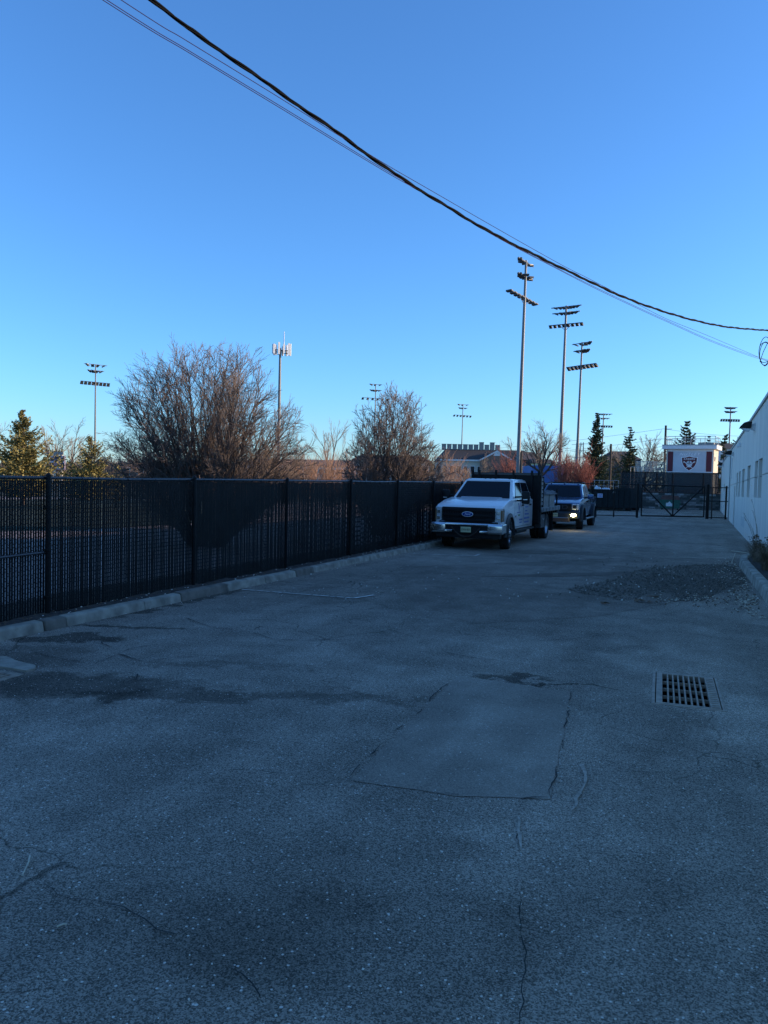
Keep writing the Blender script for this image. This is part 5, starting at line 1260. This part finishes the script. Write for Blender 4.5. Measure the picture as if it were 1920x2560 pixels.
# ================================================================ FAR BUILDINGS
def block(name, lab, px0, px1, Z, ytop, yeave, wallm, roofm, depth=12, hip=.25, win=0, winy=None, z0=0, wmat='winglass', tilt=0, wtrim=True):
    a, b = V(px0, Z), V(px1, Z + tilt); d = b - a; L_ = d.length; ze, zt = H((px0 + px1) / 2, yeave, Z), H((px0 + px1) / 2, ytop, Z)
    t = thing(name, lab, 'building', (a.x, a.y, z0), math.atan2(d.y, d.x))
    m = MB(); m.box(0, L_, 0, depth, 0, ze - z0); m.build('wall', mt[wallm], t)
    rf = None
    if zt > ze + .05:
        k = min(L_ * hip, L_ * .49); m = MB(); o_ = .3
        m.hexa([(-o_, -o_, ze - z0), (L_ + o_, -o_, ze - z0), (L_ + o_, depth + o_, ze - z0), (-o_, depth + o_, ze - z0), (k, depth * .4, zt - z0), (L_ - k, depth * .4, zt - z0), (L_ - k, depth * .6, zt - z0), (k, depth * .6, zt - z0)])
        rf = m.build('roof', mt[roofm], t)
    for i in range(win):
        x = L_ * (i + .5) / win; wz = (ze - z0) * .62; hw_ = min(.5, L_ / win * .28)
        m = MB(); m.box(x - hw_, x + hw_, -.03, 0, wz, wz + 1.2); w_ = m.build('window', mt[wmat], t)
        if wtrim:
            m = MB(); m.box(x - hw_ - .1, x - hw_, -.06, 0, wz - .1, wz + 1.3); m.box(x + hw_, x + hw_ + .1, -.06, 0, wz - .1, wz + 1.3); m.box(x - hw_, x + hw_, -.06, 0, wz + 1.2, wz + 1.3); m.build('frame', mt['winwhite'], w_)
    return t, rf, L_, ze - z0, zt - z0
t, rf, L_, ze, zt = block('apartment_building', 'long dark roofed building with a row of rooftop units and a white trimmed gable', 1102, 1345, 150, 1120, 1151, 'cream', 'roofd', depth=20, hip=.08, win=14)
rnd = random.Random(6)
for k in range(11):
    x = L_ * (.055 + k * .058); m = MB(); hgt = 1.25 + (.5 if k in (7, 9) else 0); m.box(x - .42, x + .42, 7.6, 8.6, zt - .25, zt - .35 + hgt); u = m.build('rooftop_unit', mt['hvac'], t, bevel=.03)
    m = MB(); m.box(x - .47, x + .47, 7.55, 8.65, zt - .35 + hgt, zt - .25 + hgt); m.build('cowl', mt['hvac'], u)
gx = L_ * .565; gz = H(1237, 1128, 150); m = MB(); m.prism([(gx - 3.3, ze), (gx + 3.3, ze), (gx, gz)], -.6, 5, ax='y'); gb_ = m.build('gable', mt['brick'], t)
for s in (-1, 1):
    m = MB(); d = Vector((s * 3.5, 0, ze - gz - .1)); q = [Vector((gx, -.75, gz + .12)), Vector((gx, -.75, gz - .18)), Vector((gx, -.75, gz - .18)) + d, Vector((gx, -.75, gz + .12)) + d]; m.slab(q, (0, .14, 0)); m.build('bargeboard', mt['winwhite'], gb_)
m = MB(); m.prism([(gx - .7, ze + .9), (gx + .7, ze + .9), (gx + .5, ze + 1.4), (gx, ze + 1.65), (gx - .5, ze + 1.4)], -.66, -.61, ax='y'); m.build('fan_window', mt['winwhite'], gb_)
m = MB(); m.box(gx - 3.2, gx + 3.2, -.55, 0, 0, ze); m.build('porch_wall', mt['brick'], t)
m = MB(); m.box(-.3, L_ + .3, -.35, -.302, ze - .25, ze + .05); m.build('gutter', mt['winwhite'], t)
block('outbuilding', 'brown roofed wing behind the tallest mast', 1300, 1352, 135, 1128, 1150, 'brick', 'roofb', depth=10, hip=.2, win=2)
t, rf, L_, ze, zt = block('yellow_house', 'small pale yellow house with a dark roof behind the blue shed', 1334, 1386, 130, 1147, 1158, 'yellow', 'roofd', depth=8, hip=.0, win=0)
block('blue_shed', 'bright blue metal building right of the flatbed headboard', 1330, 1408, 118, 1164, 1164, 'bluebld', 'roofd', depth=8)
block('school_building', 'long brown roofed building behind the orange brush', 600, 890, 160, 1146, 1163, 'cream', 'roofb', depth=18, hip=.04, win=18)
block('low_building', 'dark roofed low building between the two large bare trees and the mast', 880, 1075, 150, 1136, 1152, 'cream', 'roofd', depth=14, hip=.1, win=8)
block('pavilion', 'white walled pavilion behind the first bare tree', 640, 760, 90, 1172, 1179, 'wwall', 'roofb', depth=6, hip=.1, win=5)
block('white_trailer', 'long low white trailer behind the second bare tree', 835, 1000, 95, 1170, 1176, 'wwall', 'hvac', depth=5, hip=.02, win=6, wtrim=False)
block('dark_house', 'dark roofed house in shade between the spruce and the slim conifer', 1536, 1600, 120, 1126, 1150, 'stone', 'roofd', depth=10, hip=.2)
block('red_roof_house', 'brown roofed house seen through the first bare tree', 300, 470, 140, 1158, 1172, 'brick', 'roofb', depth=12, hip=.15, win=5)
block('right_house', 'pale house among pines right of the press box', 1792, 1860, 110, 1105, 1122, 'wwall', 'roofd', depth=9, hip=.2)

# ================================================================ TREES
def tubes_from(mb, pts, r0_, r1_, n):
    N = len(pts); mb.path(pts, [r0_ + (r1_ - r0_) * i / (N - 1) for i in range(N)], n=n)
def rvec(rnd): 
    return Vector((rnd.gauss(0, 1), rnd.gauss(0, 1), rnd.gauss(0, 1))).normalized()
MINR = [.0035]
def grow(mb, p, d, L_, r_, lev, rnd, kids, spread, upb, tw, n0=5, tip=.3):
    """one limb and its side limbs; every limb bends a little"""
    steps = 5 if lev > 0 else 3; pts = [p.copy()]; dirs = [d.copy()]
    for i in range(steps):
        d = (d + rvec(rnd) * .14 + zz * upb * .12).normalized(); pts.append(pts[-1] + d * L_ / steps); dirs.append(d.copy())
    r_ = max(r_, MINR[0]); tgt = tw if lev <= 1 else mb
    tubes_from(tgt, pts, r_, max(r_ * tip, MINR[0] * .7), (n0 if lev > 1 else 3))
    if lev == 0: return
    nk = kids[lev - 1]
    for k in range(nk):
        f = .18 + .82 * (k + rnd.random()) / nk; i = min(int(f * steps), steps - 1); q = pts[i].lerp(pts[i + 1], f * steps - i)
        nd = (dirs[i] + rvec(rnd) * spread).normalized()
        grow(mb, q, nd, L_ * rnd.uniform(.42, .68) * (1.2 - .5 * f), r_ * (.60 - .32 * f), lev - 1, rnd, kids, spread, upb, tw, n0, tip)
def fan_tree(lab, px, Z, pxw0, pxw1, ytop, stems, seed, kids, dens_r=.035, twm='twig', peak=0):
    """multi-stemmed bare tree: stems fan out from the ground to a domed outline"""
    MINR[0] = Z * .00020; rnd = random.Random(seed); b = V(px, Z); t = thing('bare_tree', lab, 'tree', (b.x, b.y, 0)); mb, tw = MB(), MB()
    a = (pxw1 - pxw0) / 2 / F * Z; cx = ((pxw0 + pxw1) / 2 - px) / F * Z; zt = H(px, ytop, Z); zc = zt * .40; hh = zt - zc
    for s in range(stems):
        ph = -1.78 + 3.56 * (s + rnd.random()) / stems; az = rnd.uniform(-.9, .9) + (math.pi if rnd.random() < .0 else 0); dep = rnd.uniform(-1, 1)
        k = rnd.uniform(.80, .97) if rnd.random() < .8 else rnd.uniform(.6, .8)
        lat = (math.sin(ph) * a * math.sqrt(1 - .5 * dep * dep)) * k + cx; dp = dep * a * .9 * k; hz_ = zc + math.cos(ph) * hh * k * (1 - .25 * dep * dep) + (peak if abs(ph) < .25 else 0) * rnd.random()
        end = Vector((r0.x * lat + fh.x * dp, r0.y * lat + fh.y * dp, hz_)); st_ = Vector((end.x * .16 + rnd.uniform(-.15, .15), end.y * .10 + rnd.uniform(-.15, .15), 0))
        c1 = st_.lerp(end, .33) + zz * (.05 * zt); c2 = st_.lerp(end, .68) + zz * (.035 * zt) 
        pts = []
        NS = 12
        for i in range(NS + 1):
            u = i / NS; q = st_ * (1 - u) ** 3 + c1 * 3 * u * (1 - u) ** 2 + c2 * 3 * u * u * (1 - u) + end * u ** 3; pts.append(q + rvec(rnd) * .035 * (1 if 0 < i else 0))
        rr_ = dens_r * rnd.uniform(.7, 1.25); tubes_from(mb, pts, rr_, .006, 6)
        Ls = (end - st_).length
        for i in range(3, NS + 1):
            for q_ in range(kids[0] if i < NS else kids[0] + 1):
                u = rnd.random(); p0 = pts[i - 1].lerp(pts[i], u); d = (pts[i] - pts[i - 1]).normalized(); f = (i - 1 + u) / NS
                nd = (d + rvec(rnd) * .66 + zz * .04).normalized()
                grow(mb, p0, nd, Ls * (.27 - .14 * f) * rnd.uniform(.7, 1.25), rr_ * (.50 - .30 * f), 2 if f > .0 else 1, rnd, kids[1:], .62, .15, tw, 4)
    mb.build('limbs', mt['bark'], t); o = tw.build('twigs', mt[twm], t); o['kind'] = 'stuff'; return t
fan_tree('large many stemmed bare tree with a domed crown just behind the fence', 520, 21, 280, 768, 884, 84, 21, (2, 4, 4), .036)
fan_tree('smaller many stemmed bare tree, right of the large one behind the fence', 955, 27, 855, 1108, 996, 44, 33, (2, 4, 4), .036, peak=.9)
def bare_tree(lab, px, Z, ytop, seed, trunk_h, spread, kids=(6, 5, 6), twm='paletwig', r_=.18, nl=5, wide=1.0, barkm='bark'):
    MINR[0] = Z * .00015; rnd = random.Random(seed); b = V(px, Z); zt = H(px, ytop, Z); t = thing('bare_tree', lab, 'tree', (b.x, b.y, 0)); tr_, mb, tw = MB(), MB(), MB()
    pts = [Vector((0, 0, 0)), Vector((rnd.uniform(-.1, .1), 0, trunk_h * .5)), Vector((rnd.uniform(-.2, .2), 0, trunk_h))]; tubes_from(tr_, pts, r_, r_ * .75, 8); tr_.build('trunk', mt[barkm], t, smooth=True)
    for k in range(nl):
        a = k * 2.4 + rnd.uniform(-.4, .4); el = rnd.uniform(.35, 1.15) if k else 1.4
        d = Vector((math.cos(a) * math.cos(el) * wide, math.sin(a) * math.cos(el) * wide, math.sin(el))).normalized()
        grow(mb, pts[-1] - zz * trunk_h * .25 * rnd.random(), d, (zt - trunk_h) * (.66 if k else .74), r_ * .55, 3, rnd, kids, spread, .25, tw, 5, .2)
    mb.build('limbs', mt[barkm], t); tw.build('twigs', mt[twm], t)['kind'] = 'stuff'; return t
bare_tree('tall spreading bare tree between the tallest and second tallest masts', 1352, 82, 1048, 3, 3.6, .62, (6, 6, 6), r_=.26, nl=7)
bare_tree('bare tree behind the scoreboard, right of the tall olive conifer', 132, 90, 1050, 5, 2.2, .5, (5, 5, 5), nl=5, r_=.2)
bare_tree('bare tree forking widely just left of the small conifer', 170, 85, 1052, 6, 1.6, .5, (5, 5, 5), nl=5, r_=.2)
bare_tree('pale bare tree at the extreme left edge of the photo', -25, 95, 1055, 7, 2.0, .5, (5, 4, 5), nl=4)
bare_tree('slim bare tree between the two large many stemmed trees', 818, 62, 1040, 8, 2.0, .42, (5, 5, 4), nl=4, r_=.12, wide=.7)
bare_tree('round bare tree left of the press box pole, near the slim conifer', 1605, 95, 1075, 9, 2.4, .55, (6, 5, 6), nl=6, r_=.22)
bare_tree('faint bare tree right of the large many stemmed tree', 745, 75, 1108, 10, 1.6, .55, (5, 4, 5), nl=4, r_=.12)
bare_tree('small pale bare tree low behind the second many stemmed tree', 1085, 46, 1150, 12, .8, .6, (5, 5, 5), nl=6, r_=.09, wide=1.4)
bare_tree('small brown bare tree in front of the dark roofed building', 1190, 75, 1132, 13, 1.2, .6, (5, 5, 5), nl=5, r_=.12)
bare_tree('small bare tree close against the slim conifer', 1545, 100, 1118, 14, 1.2, .55, (5, 4, 5), nl=5, r_=.12)

def conifer(lab, px, Z, ytop, half_px, seed, mat='needle', droop=.1, upturn=.25, low=.5, leaf=.22, whorls=26, gap=0, per=7, cl=13, rag=.25, prof=.9, loc=None, hgt=None):
    rnd = random.Random(seed); b = V(px, Z) if loc is None else loc; zt = H(px, ytop, Z) if hgt is None else hgt; Rm = half_px / F * Z
    t = thing('conifer', lab, 'tree', (b.x, b.y, 0)); tk, nd, br = MB(), MB(), MB(); tk.tube((0, 0, 0), (0, 0, zt * .97), zt * .022, .02, n=8)
    for w_ in range(whorls):
        f = w_ / whorls; z = low + (zt - low) * f ** 1.0; Lb = Rm * ((1 - f) ** prof) * 1.0 + .03
        for k in range(max(3, int(per * (1 - f * .4)))):
            a = k * 6.283 / per + w_ * .9 + rnd.uniform(-.4, .4); L_ = Lb * rnd.uniform(1 - rag * 1.6, 1 + rag * .5)
            if rnd.random() < gap: continue
            o_ = Vector((math.cos(a), math.sin(a), 0)); pts = [Vector((0, 0, z)) + o_ * L_ * u + zz * (L_ * (-droop * 4 * u * (1 - u) * 1.0 + upturn * u * u * 1.2)) for u in (0, .33, .66, 1)]
            br.path(pts, [.03 * L_ / 2 + .008, .02, .012, .005], n=3)
            side = Vector((-o_.y, o_.x, 0))
            for c in range(cl):
                u = (.12 + .88 * (c + rnd.random()) / cl); i = min(int(u * 3), 2); p = pts[i].lerp(pts[i + 1], u * 3 - i); wdt = L_ * .30 * (1 - u * .75) + .04
                p = p + side * rnd.uniform(-wdt, wdt) + zz * rnd.uniform(-.06, .05)
                for q in range(3):
                    d = (o_ * rnd.uniform(.2, 1) + side * rnd.uniform(-1, 1) + zz * rnd.uniform(-.25, .65)).normalized(); s = leaf * rnd.uniform(.6, 1.3) * (1 - .62 * f); n_ = d.cross(rvec(rnd)).normalized() * s * .26
                    nd.add([p - n_ * .5, p + d * s * .45 - n_, p + d * s, p + d * s * .45 + n_], [(0, 1, 2, 3)])
    tk.build('trunk', mt['bark'], t); br.build('branches', mt['bark'], t)['kind'] = 'stuff'; nd.build('crown', mt[mat], t)['kind'] = 'stuff'; return t
conifer('tall broad olive green conifer at the left edge', 57, 46, 1024, 112, 1, leaf=.20, whorls=40, per=11, cl=26, droop=.05, upturn=.4, rag=.45, prof=.95, gap=.08)
conifer('small loose olive conifer below the far left mast', 228, 42, 1090, 74, 2, leaf=.17, whorls=26, per=9, cl=20, droop=.02, upturn=.5, gap=.12, rag=.4, prof=.75)
conifer('low olive evergreen at the foot of the large bare tree', 292, 44, 1152, 30, 15, leaf=.16, whorls=9, per=7, cl=9, upturn=.4)
conifer('dark low evergreen left of the small loose conifer', 178, 47, 1146, 26, 16, 'needled', leaf=.16, whorls=9, per=7, cl=9, upturn=.3)
conifer('tall narrow dark spruce right of the floodlight masts', 1487, 82, 1030, 46, 3, 'needled', leaf=.30, whorls=44, per=11, cl=26, droop=.22, upturn=.12, prof=.95, rag=.4)
conifer('slim dark conifer between the spruce and the round bare tree', 1571, 88, 1064, 24, 4, 'needled', leaf=.34, whorls=30, per=8, cl=18, droop=.1, upturn=.2, prof=.45, gap=.15, rag=.4)
conifer('dark pine rising behind the press box roof', 1712, 100, 1050, 48, 5, 'needled', leaf=.42, whorls=26, per=9, cl=24, droop=.0, upturn=.45, prof=.7, rag=.4)
conifer('small pine top showing over the press box roof, right side', 1768, 105, 1084, 26, 6, 'needled', leaf=.38, whorls=18, per=8, cl=16, droop=0, upturn=.5, gap=.25, rag=.4)
conifer('ragged dark pine between press box and corner mast', 1806, 92, 1083, 34, 7, 'needled', leaf=.38, whorls=20, per=8, cl=20, droop=0, upturn=.5, gap=.25, rag=.45, prof=.5)
conifer('dark pine behind the pale building roofline', 1842, 96, 1090, 36, 8, 'needled', leaf=.38, whorls=20, per=9, cl=20, droop=0, upturn=.4, gap=.1, rag=.4, prof=.5)
for i, (px, Z, yt, hw_, lab) in enumerate(((1532, 96, 1138, 40, 'dark evergreen mass right of the spruce, lower'), (1462, 94, 1158, 26, 'low dark evergreen at the left foot of the spruce'), (1640, 110, 1128, 30, 'dark rounded evergreen left of the press box'),
                                     (1585, 104, 1140, 30, 'low dark evergreen behind the bleacher railing'), (1512, 90, 1150, 28, 'low dark evergreen right against the spruce trunk'))):
    conifer(lab, px, Z, yt, hw_, 40 + i, 'needled', leaf=.34, whorls=10, per=8, cl=12, droop=.1, upturn=.3, prof=.5)

def shrub(lab, px, Z, ytop, half_px, seed, mat, n=40, kids=(5, 4)):
    rnd = random.Random(seed); b = V(px, Z); zt = H(px, ytop, Z); a = half_px / F * Z; MINR[0] = Z * .00014; t = thing('bare_shrub', lab, 'shrub', (b.x, b.y, 0)); mb, tw = MB(), MB()
    for s in range(n):
        an = rnd.uniform(0, 6.283); rr_ = math.sqrt(rnd.random()); end = Vector((math.cos(an) * a * rr_, math.sin(an) * a * rr_, zt * (1 - .35 * rr_ * rr_) * rnd.uniform(.7, 1))); st_ = Vector((end.x * .25, end.y * .25, 0)); L_ = (end - st_).length
        grow(mb, st_, (end - st_).normalized(), L_, .022 * Z / 60, 2, rnd, kids, .45, .4, tw, 4)
    mb.build('stems', mt[mat], t); tw.build('twigs', mt[mat], t)['kind'] = 'stuff'; return t
shrub('red twigged shrub at the foot of the second tallest mast', 1410, 70, 1146, 24, 1, 'redtwig')
shrub('red twigged shrub right of the third mast, brighter one', 1456, 70, 1148, 20, 2, 'redtwig')
shrub('dull red shrub left of the tallest mast base', 1272, 74, 1150, 22, 3, 'redtwig')
for i, (px, yt, hw_, lab) in enumerate(((660, 1152, 34, 'tan brush clump right of the large bare tree, leftmost'), (715, 1148, 34, 'tan brush clump behind the fence, second from the large bare tree'), (770, 1144, 34, 'tan brush clump behind the fence, third from the large bare tree'),
                                   (825, 1142, 32, 'tall tan brush clump below the slim bare tree'), (878, 1150, 26, 'tan brush clump at the left foot of the second bare tree'), (1040, 1160, 30, 'pale brush clump right of the second bare tree'),
                                   (1130, 1158, 28, 'pale brush clump left of the dark roofed building'))):
    shrub(lab, px, 55 + 4 * (i % 3), yt, hw_, 10 + i, 'tantwig', 34)
# distant low woods along the horizon
def woods(lab_mat, z_list, seed, y0, yv, Zr, px0, px1, n):
    rnd = random.Random(seed); mb = MB()
    for i in range(n):
        px = rnd.uniform(px0, px1); Z = rnd.uniform(*Zr); b = V(px, Z); zt = H(px, y0 + rnd.uniform(-yv, yv), Z)
        for k in range(26):
            p = b + Vector((rnd.gauss(0, 1.6), rnd.gauss(0, 1.6), zt * rnd.random() ** .6)); d = Vector((rnd.uniform(-.5, .5), rnd.uniform(-.5, .5), 1)).normalized(); n_ = d.cross(rvec(rnd)).normalized() * .12
            L_ = rnd.uniform(.8, 1.8); mb.add([p - n_, p + n_, p + d * L_], [(0, 1, 2)])
    o = mb.build('distant_woods', mt[lab_mat], None); o['kind'] = 'stuff'
woods('bark', None, 1, 1166, 8, (150, 260), -200, 1450, 700)
woods('needled', None, 2, 1172, 8, (170, 260), -200, 2100, 500)
woods('twig', None, 3, 1162, 10, (200, 300), 250, 1350, 600)
S.render.film_transparent = False
